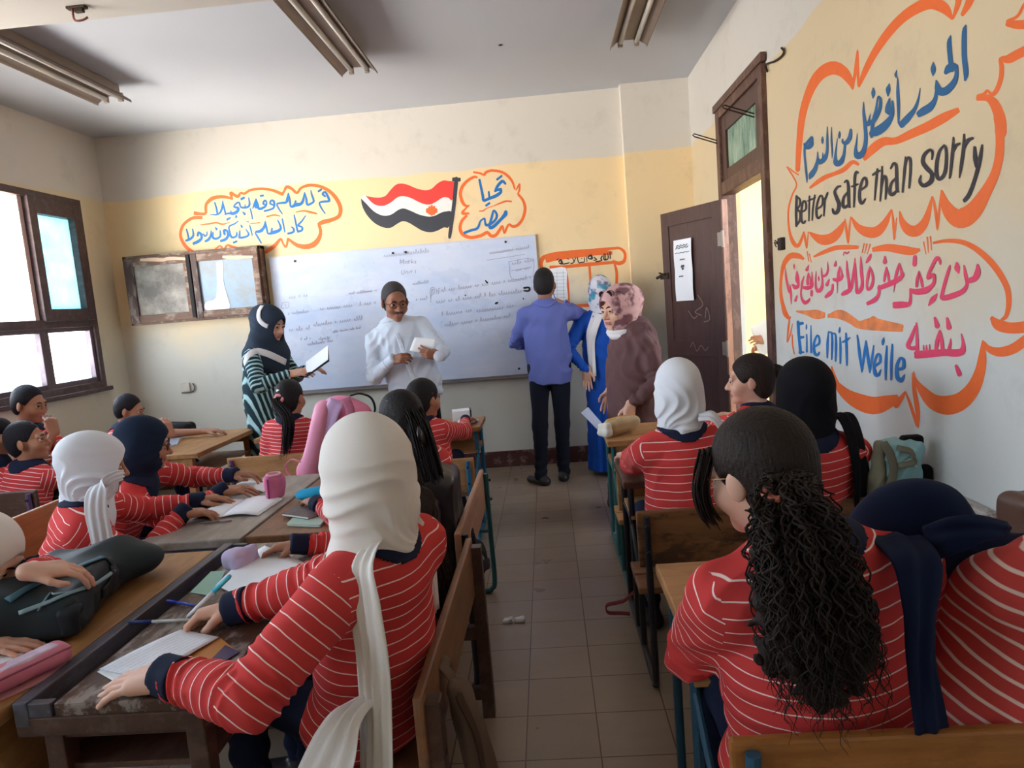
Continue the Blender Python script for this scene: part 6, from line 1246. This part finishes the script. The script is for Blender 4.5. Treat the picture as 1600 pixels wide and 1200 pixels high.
# tan desk at the left edge
r = empty('backpack', 'slack dark green black backpack lying on the tan desk at the left edge', 'backpack', V3(-1.48, 1.90, .70))
Rb_ = yawR(-74); dkm = cloth('dark_bag', (30, 42, 48), .6, .2, 9); dk2 = cloth('dark_bag_pocket', (24, 34, 40), .55, .2)
sdf('body', [(BX((-1.50, 1.93, .765), (.27, .135, .064), Rb_, .045), 0), (EL((-1.55, 1.76, .785), (.13, .12, .075)), .05), (EL((-1.45, 2.16, .765), (.12, .10, .062)), .06)], .005, dkm, r, creases(.013, 18, 4))
sdf('pocket', [(BX((-1.375, 1.88, .755), (.19, .03, .042), Rb_, .02), 0)], .005, dk2, r, creases(.006, 24, 8))
PB = dict(root=r); bd = [c for c in r.children]; tl_ = cloth('teal_webbing_highlight', (62, 104, 120), .5, .2)  # strap colour lightened to paint in highlights along the bag's top edge
applied_band(PB, bd, [(12, 940), (45, 920), (85, 902), (125, 886), (160, 872)], .022, tl_, 'strap'); applied_band(PB, bd, [(30, 958), (70, 944), (105, 930), (150, 912), (178, 893)], .012, plain('pale_zip_tape', (120, 150, 160), .4), 'zip_tape'); applied_band(PB, bd, [(168, 872), (178, 890), (172, 912), (158, 928)], .03, dk2, 'strap'); applied_band(PB, bd, [(60, 955), (78, 930), (85, 931), (115, 926), (143, 918)], .005, plain('zip_metal', (120, 150, 160), .3, .5), 'zip')
c4 = px4([(-20, 1062), (60, 1000), (96, 1040), (10, 1100)], ZD); c4 = px4([(-60, 1088), (75, 1010), (112, 1046), (-10, 1100)], ZD)
r = empty('magazine', 'pink magazine under the long pink pencil case on the tan desk', 'magazine', sum(c4)/4); sheet(c4, 0, .004).build('cover', plain('pink_print', (214, 150, 158), .4, var=.15, scale=14), r, world=True)
m = MB()
for q in ((28, 1068), (48, 1054), (70, 1042)): m.box(at(q[0], q[1], Z=ZD+.0052), (.014, .022, .0008), Matrix.Rotation(.5, 3, 'Z'))
m.build('print', plain('dark_print', (80, 50, 60), .5), r, world=True)
one('loose_sheet', sheet(px4([(-30, 1025), (45, 988), (80, 1000), (0, 1050)], ZD+.0055), .006, lift=.003), M_rule2, 'white sheet between the dark backpack and the pink pencil case', 'paper', True)
a, b = at(-50, 1085, Z=.735), at(105, 1012, Z=.735)
r = empty('pencil_case', 'long pink pencil case at the left edge, in front of the dark backpack', 'pencil case', (a+b)/2-V3(0, 0, .03)); d = b-a; c = (a+b)/2; Rc = yawR(math.degrees(math.atan2(d[1], d[0])))
cushion('body', c, (np.linalg.norm(d)/2, .036, .024), Rc, plain('pink_vinyl', (206, 122, 144), .4), parent=r, r=.022, dk=.002)
sdf('top_print', [(BX(c+V3(0, 0, .013), (np.linalg.norm(d)/2-.02, .026, .013), Rc, .012), 0)], .005, plain('pink_print_top', (206, 184, 204), .4, var=.5, scale=26), r)
m = MB(); m.tube([c-d*.46+V3(0, 0, .012)+Rc[1]*-.033, c+d*.46+V3(0, 0, .012)+Rc[1]*-.033], .003, 6); m.build('zip', plain('rose_zip', (150, 70, 100), .4), r, True, True)
# far left desks
one('loose_sheet', sheet(px4([(84, 746), (92, 733), (112, 731), (106, 748)], .7015), .0), M_paper, 'white sheet on the desk of the boys by the window', 'paper')
book('notebook', 'grey notebook on the tan corner desk beside the navy headscarf', 'notebook', [(258, 700), (262, 684), (283, 683), (277, 696)], .701, .008, plain('grey_cover', (176, 188, 204), .5))
c = at(288, 672, Y=5.42); cushion('handbag', V3(c[0], 5.25, .745), (.17, .07, .05), None, M_black, 'black soft bag lying at the far end of the tan corner desk', 'bag', .006, .04, .010, 30, 7)
# desk with the blue legs
r = empty('box', 'white box with a dark edge on the blue legged desk', 'box', at(722, 652, Z=.70)); c = at(721, 648, Z=.74); MB().box(c, (.13, .12, .075), Matrix.Rotation(.15, 3, 'Z'), .004).build('carton', M_paper, r, world=True); MB().box(c+V3(.066, 0, .0), (.012, .125, .08), Matrix.Rotation(.15, 3, 'Z'), .003).build('edge', plain('dark_card', (60, 40, 56), .5), r, world=True)
c = at(731, 658, Z=.716); cushion('plastic_bag', c, (.075, .05, .020), yawR(10), plain('clear_plastic', (202, 200, 208), .15), 'crumpled clear plastic packet in front of the white box', 'packet', .004, .015, .006, 70, 15, bx=False)
# desks by the door
c = at(970, 664, Z=.755); r = empty('pencil_case', 'beige pencil case with gathered ends on the front desk by the door', 'pencil case', c-V3(0, 0, .055)); Rc = yawR(38)
sdf('body', [(BX(c, (.115, .045, .048), Rc, .04), 0), (EL(c-Rc[0]*.115, (.03, .03, .03)), .03), (EL(c+Rc[0]*.115, (.03, .03, .03)), .03)], .0045, cloth('beige_canvas', (196, 178, 142), .7, .12), r, wrinkle(.004, 60, 2))
m = MB(); m.ribbon([c-Rc[0]*.10+V3(0, 0, .045), c+V3(0, 0, .050), c+Rc[0]*.10+V3(0, 0, .045)], Rc[1], .03, .006, 6); m.build('zip_band', cloth('ochre_band', (196, 150, 70)), r, True, True)
c = at(944, 672, Z=.75); cushion('gathered_end', c, (.022, .045, .040), Rc, cloth('offwhite_net', (220, 218, 208)), parent=r, dk=.006, f=80)
def hung_bag(name, label, parts): ...
# pink rucksack hanging on the light backrest
r = empty('backpack', 'pink and lilac rucksack standing between the ponytail girl and the cream headscarf', 'backpack', V3(-1.26, 4.03, .45)); pk = cloth('pink_nylon', (236, 140, 176), .5, .08, 6); pl_ = cloth('lilac_nylon', (204, 172, 214), .5, .1, 6)
sdf('body', [(RC(at(530, 655, Y=4.03), at(505, 740, Y=4.03), .135, .15, (0, 1, 0), .62), 0), (EL(at(545, 650, Y=4.03), (.14, .08, .10)), .05)], .006, pk, r, wrinkle(.006, 25, 3))
sdf('side_roll', [(RC(at(506, 640, Y=3.94), at(484, 735, Y=3.92), .052, .058), 0)], .006, cloth('pale_pink_nylon', (240, 160, 190), .5, .06), r, wrinkle(.004, 30, 5))
m = MB(); m.ribbon(crom([at(*q, Y=3.91) for q in ((527, 625), (517, 648), (506, 690), (500, 730))]), (1, 0, .2), [.09]*13 if False else .09, .014, 10, 1, .003); m.build('front_panel', pl_, r, True, True)
m = MB(); m.ribbon(crom([at(*q, Y=3.82) for q in ((540, 622), (548, 645), (545, 680))]), (1, 0, .2), .05, .014, 10); m.build('stripe', cloth('mauve_strap', (176, 104, 130)), r, True, True)
m = MB(); m.ribbon(crom([at(*q, Y=3.86) for q in ((470, 722), (455, 718), (446, 730), (455, 745), (480, 750), (495, 742))]), (0, 1, 0), .022, .006, 6); m.build('strap', pk, r, True, True)
m = MB(); m.ribbon(crom([at(*q, Y=4.03) for q in ((548, 618), (563, 615), (580, 622), (586, 640), (578, 652))]), (0, 1, 0), .03, .010, 6); m.build('grab_handle', M_black, r, True, True)
# black rucksack against the pinkish backrest
r = empty('backpack', 'shiny black rucksack leaning inside the aisle bench, behind the loose haired girl', 'backpack', V3(-.46, 2.98, .38)); bk = plain('black_nylon', (24, 24, 30), .35, var=.3); c = at(698, 762, X=-.46)
sdf('body', [(BX((-.478, c[1]-.06, .62), (.072, .15, .25), None, .05), 0), (EL((-.478, c[1]-.06, c[2]+.04), (.068, .12, .09)), .04)], .006, bk, r, creases(.007, 26, 5))
sdf('pocket', [(BX((-.50, c[1]-.20, c[2]-.04), (.045, .04, .06), None, .025), 0)], .006, plain('grey_nylon', (62, 60, 68), .3, var=.3), r, wrinkle(.004, 30, 5))
m = MB(); m.ribbon(crom([at(*q, X=-.50) for q in ((654, 674), (668, 700), (680, 722), (692, 740))]), (0, 1, .3), .045, .012, 8); m.build('strap', bk, r, True, True)
# bags by the wall and on the benches
r = empty('backpack', 'pale turquoise and grey backpack wedged between the black scarfed girl and the wall', 'backpack', V3(1.25, 2.58, .40)); tq = cloth('turquoise_nylon', (150, 200, 206), .5, .1, 8)
sdf('body', [(BX(at(1404, 740, Y=2.56), (.075, .06, .135), yawR(0, 6), .035), 0), (EL(at(1400, 703, Y=2.56), (.06, .05, .03)), .03)], .0045, tq, r, creases(.012, 34, 5))
sdf('grey_side', [(RC(at(1373, 700, Y=2.53), at(1368, 790, Y=2.53), .026, .038), 0)], .0045, cloth('khaki_grey', (140, 140, 122)), r, creases(.010, 44, 2))
sdf('back_panel', [(RC(at(1446, 735, Y=2.56), at(1442, 810, Y=2.56), .024, .034), 0), (BX(at(1424, 688, Y=2.55), (.038, .022, .020), yawR(0), .014), .0)], .0045, M_black, r)
m = MB(); m.ribbon(crom([at(*q, Y=2.49) for q in ((1380, 692), (1392, 712), (1396, 738), (1388, 765))]), (1, 0, .2), .03, .01, 8); m.ribbon(crom([at(*q, Y=2.485) for q in ((1402, 700), (1424, 706), (1428, 722), (1404, 728))]), (0, .4, 1), .022, .01, 8); m.build('strap', cloth('grey_strap', (120, 118, 104)), r, True, True)
m = MB(); m.tube(crom([at(*q, Y=2.50) for q in ((1394, 715), (1410, 722), (1424, 718), (1432, 730))]), .0035, 6); m.build('zip', plain('pale_zip', (214, 226, 226), .4), r, True, True)
r = empty('shoulder_bag', 'khaki canvas bag hung over the orange backrest end in the aisle', 'bag', V3(-.25, 1.62, .10)); kh = cloth('khaki_canvas', (112, 94, 80), .8, .1, 8)
sdf('body', [(RC(at(728, 1110, X=-.275), at(780, 1330, X=-.24), .07, .14, (1, 0, 0), .40), 0), (RC(at(705, 1075, X=-.30), at(740, 1150, X=-.275), .03, .06, (1, 0, 0), .5), .04)], .006, kh, r, creases(.009, 22, 7)); applied_band(dict(root=r), list(r.children), [(715, 1085), (740, 1140), (752, 1190), (756, 1240)], .02, cloth('khaki_trim', (84, 66, 56)), 'seam')
m = MB(); m.ribbon(crom([at(655, 1150, X=-.39), at(664, 1075, X=-.375), at(682, 1036, X=-.345), at(700, 1050, X=-.31), at(724, 1100, X=-.29), at(745, 1180, X=-.28), at(755, 1260, X=-.28)]), (0, 1, 0), .05, .010, 10); m.build('strap', kh, r, True, True)
r = empty('strap', 'knotted black cloth strap tied to the bench post in the aisle', 'strap', at(742, 850, X=-.36)); m = MB()
m.ribbon(crom([at(*q, X=-.355) for q in ((738, 832), (742, 850), (755, 858), (760, 876), (754, 890))]), (0, .9, .4), .055, .010, 6); m.ribbon(crom([at(*q, X=-.35) for q in ((740, 840), (748, 868), (752, 884), (764, 880))]), (0, .9, .4), .05, .010, 6); m.build('band', M_black, r, True, True)
r = empty('strap', 'maroon bag strap dangling to the floor beside the second desk of the door row', 'strap', at(965, 955, Z=0)); m = MB(); mr_ = cloth('maroon_web', (120, 50, 54))
m.ribbon(crom([at(*q, Y=2.86) for q in ((990, 925), (976, 938), (962, 942), (948, 946), (950, 957), (970, 958), (984, 959))]), (0, 1, .2), .025, .006, 6); m.build('band', mr_, r, True, True)
c = at(1612, 808, Y=1.62); cushion('bag', c, (.05, .06, .06), None, plain('brown_leather', (92, 66, 54), .5), 'brown leather bag corner at the right picture edge below the painted wall', 'bag', .006, .03, .004, 40, 3)
for i, q in enumerate(((795, 970), (812, 968))):
    c = at(*q, Z=.008); cushion('paper_scrap', c, (.022, .014, .010), None, M_paper, ('larger', 'smaller')[i]+' crumpled paper scrap on the aisle floor beside the bench foot', 'paper', .003, .006, .006, 120, 4+i)
# what the grown-ups and pupils hold
c4 = [at(640, 548, Y=5.10), at(648, 527, Y=5.15), at(683, 529, Y=5.15), at(677, 555, Y=5.10)]
one('sheet', sheet(c4, .006), M_paper, 'white sheet of paper in the hands of the man in the white shirt', 'paper', True)
h0 = at(478, 588, Y=5.16); h1 = at(513, 562, Y=5.10); w_ = V3(-.02, .10, .10)
r = empty('folder', 'open dark backed folder with white pages held by the woman in the striped robe', 'folder', (h0+h1)/2)
sheet([h0, h1, h1+w_, h0+w_], .0, .004).build('pages', M_paper, r, world=True); sheet([h0-V3(0, .01, .012), h1-V3(-.01, .01, .012), h1+w_*1.05-V3(0, 0, .012), h0+w_*1.05-V3(0, 0, .012)], 0, .006).build('cover', M_black, r, world=True)
one('sheet', sheet([at(1172, 512, X=1.70), at(1196, 497, X=1.73), at(1208, 545, X=1.77), at(1188, 560, X=1.73)], .004), M_paper, 'white paper in the hand at the doorway', 'paper', True)
one('clear_folder', sheet([at(908, 645, Y=4.66), at(919, 636, Y=4.62), at(950, 672, Y=4.50), at(944, 682, Y=4.54)], .003), plain('milky_plastic', (196, 200, 222), .2), 'milky plastic folder held low by the woman in the brown robe', 'folder')
p0 = at(66, 650, Y=4.42); pen(p0, at(80, 650, Y=4.40), 'thin pen between the lips and fingers of the boy by the window', (60, 40, 40), (60, 40, 40), .003)
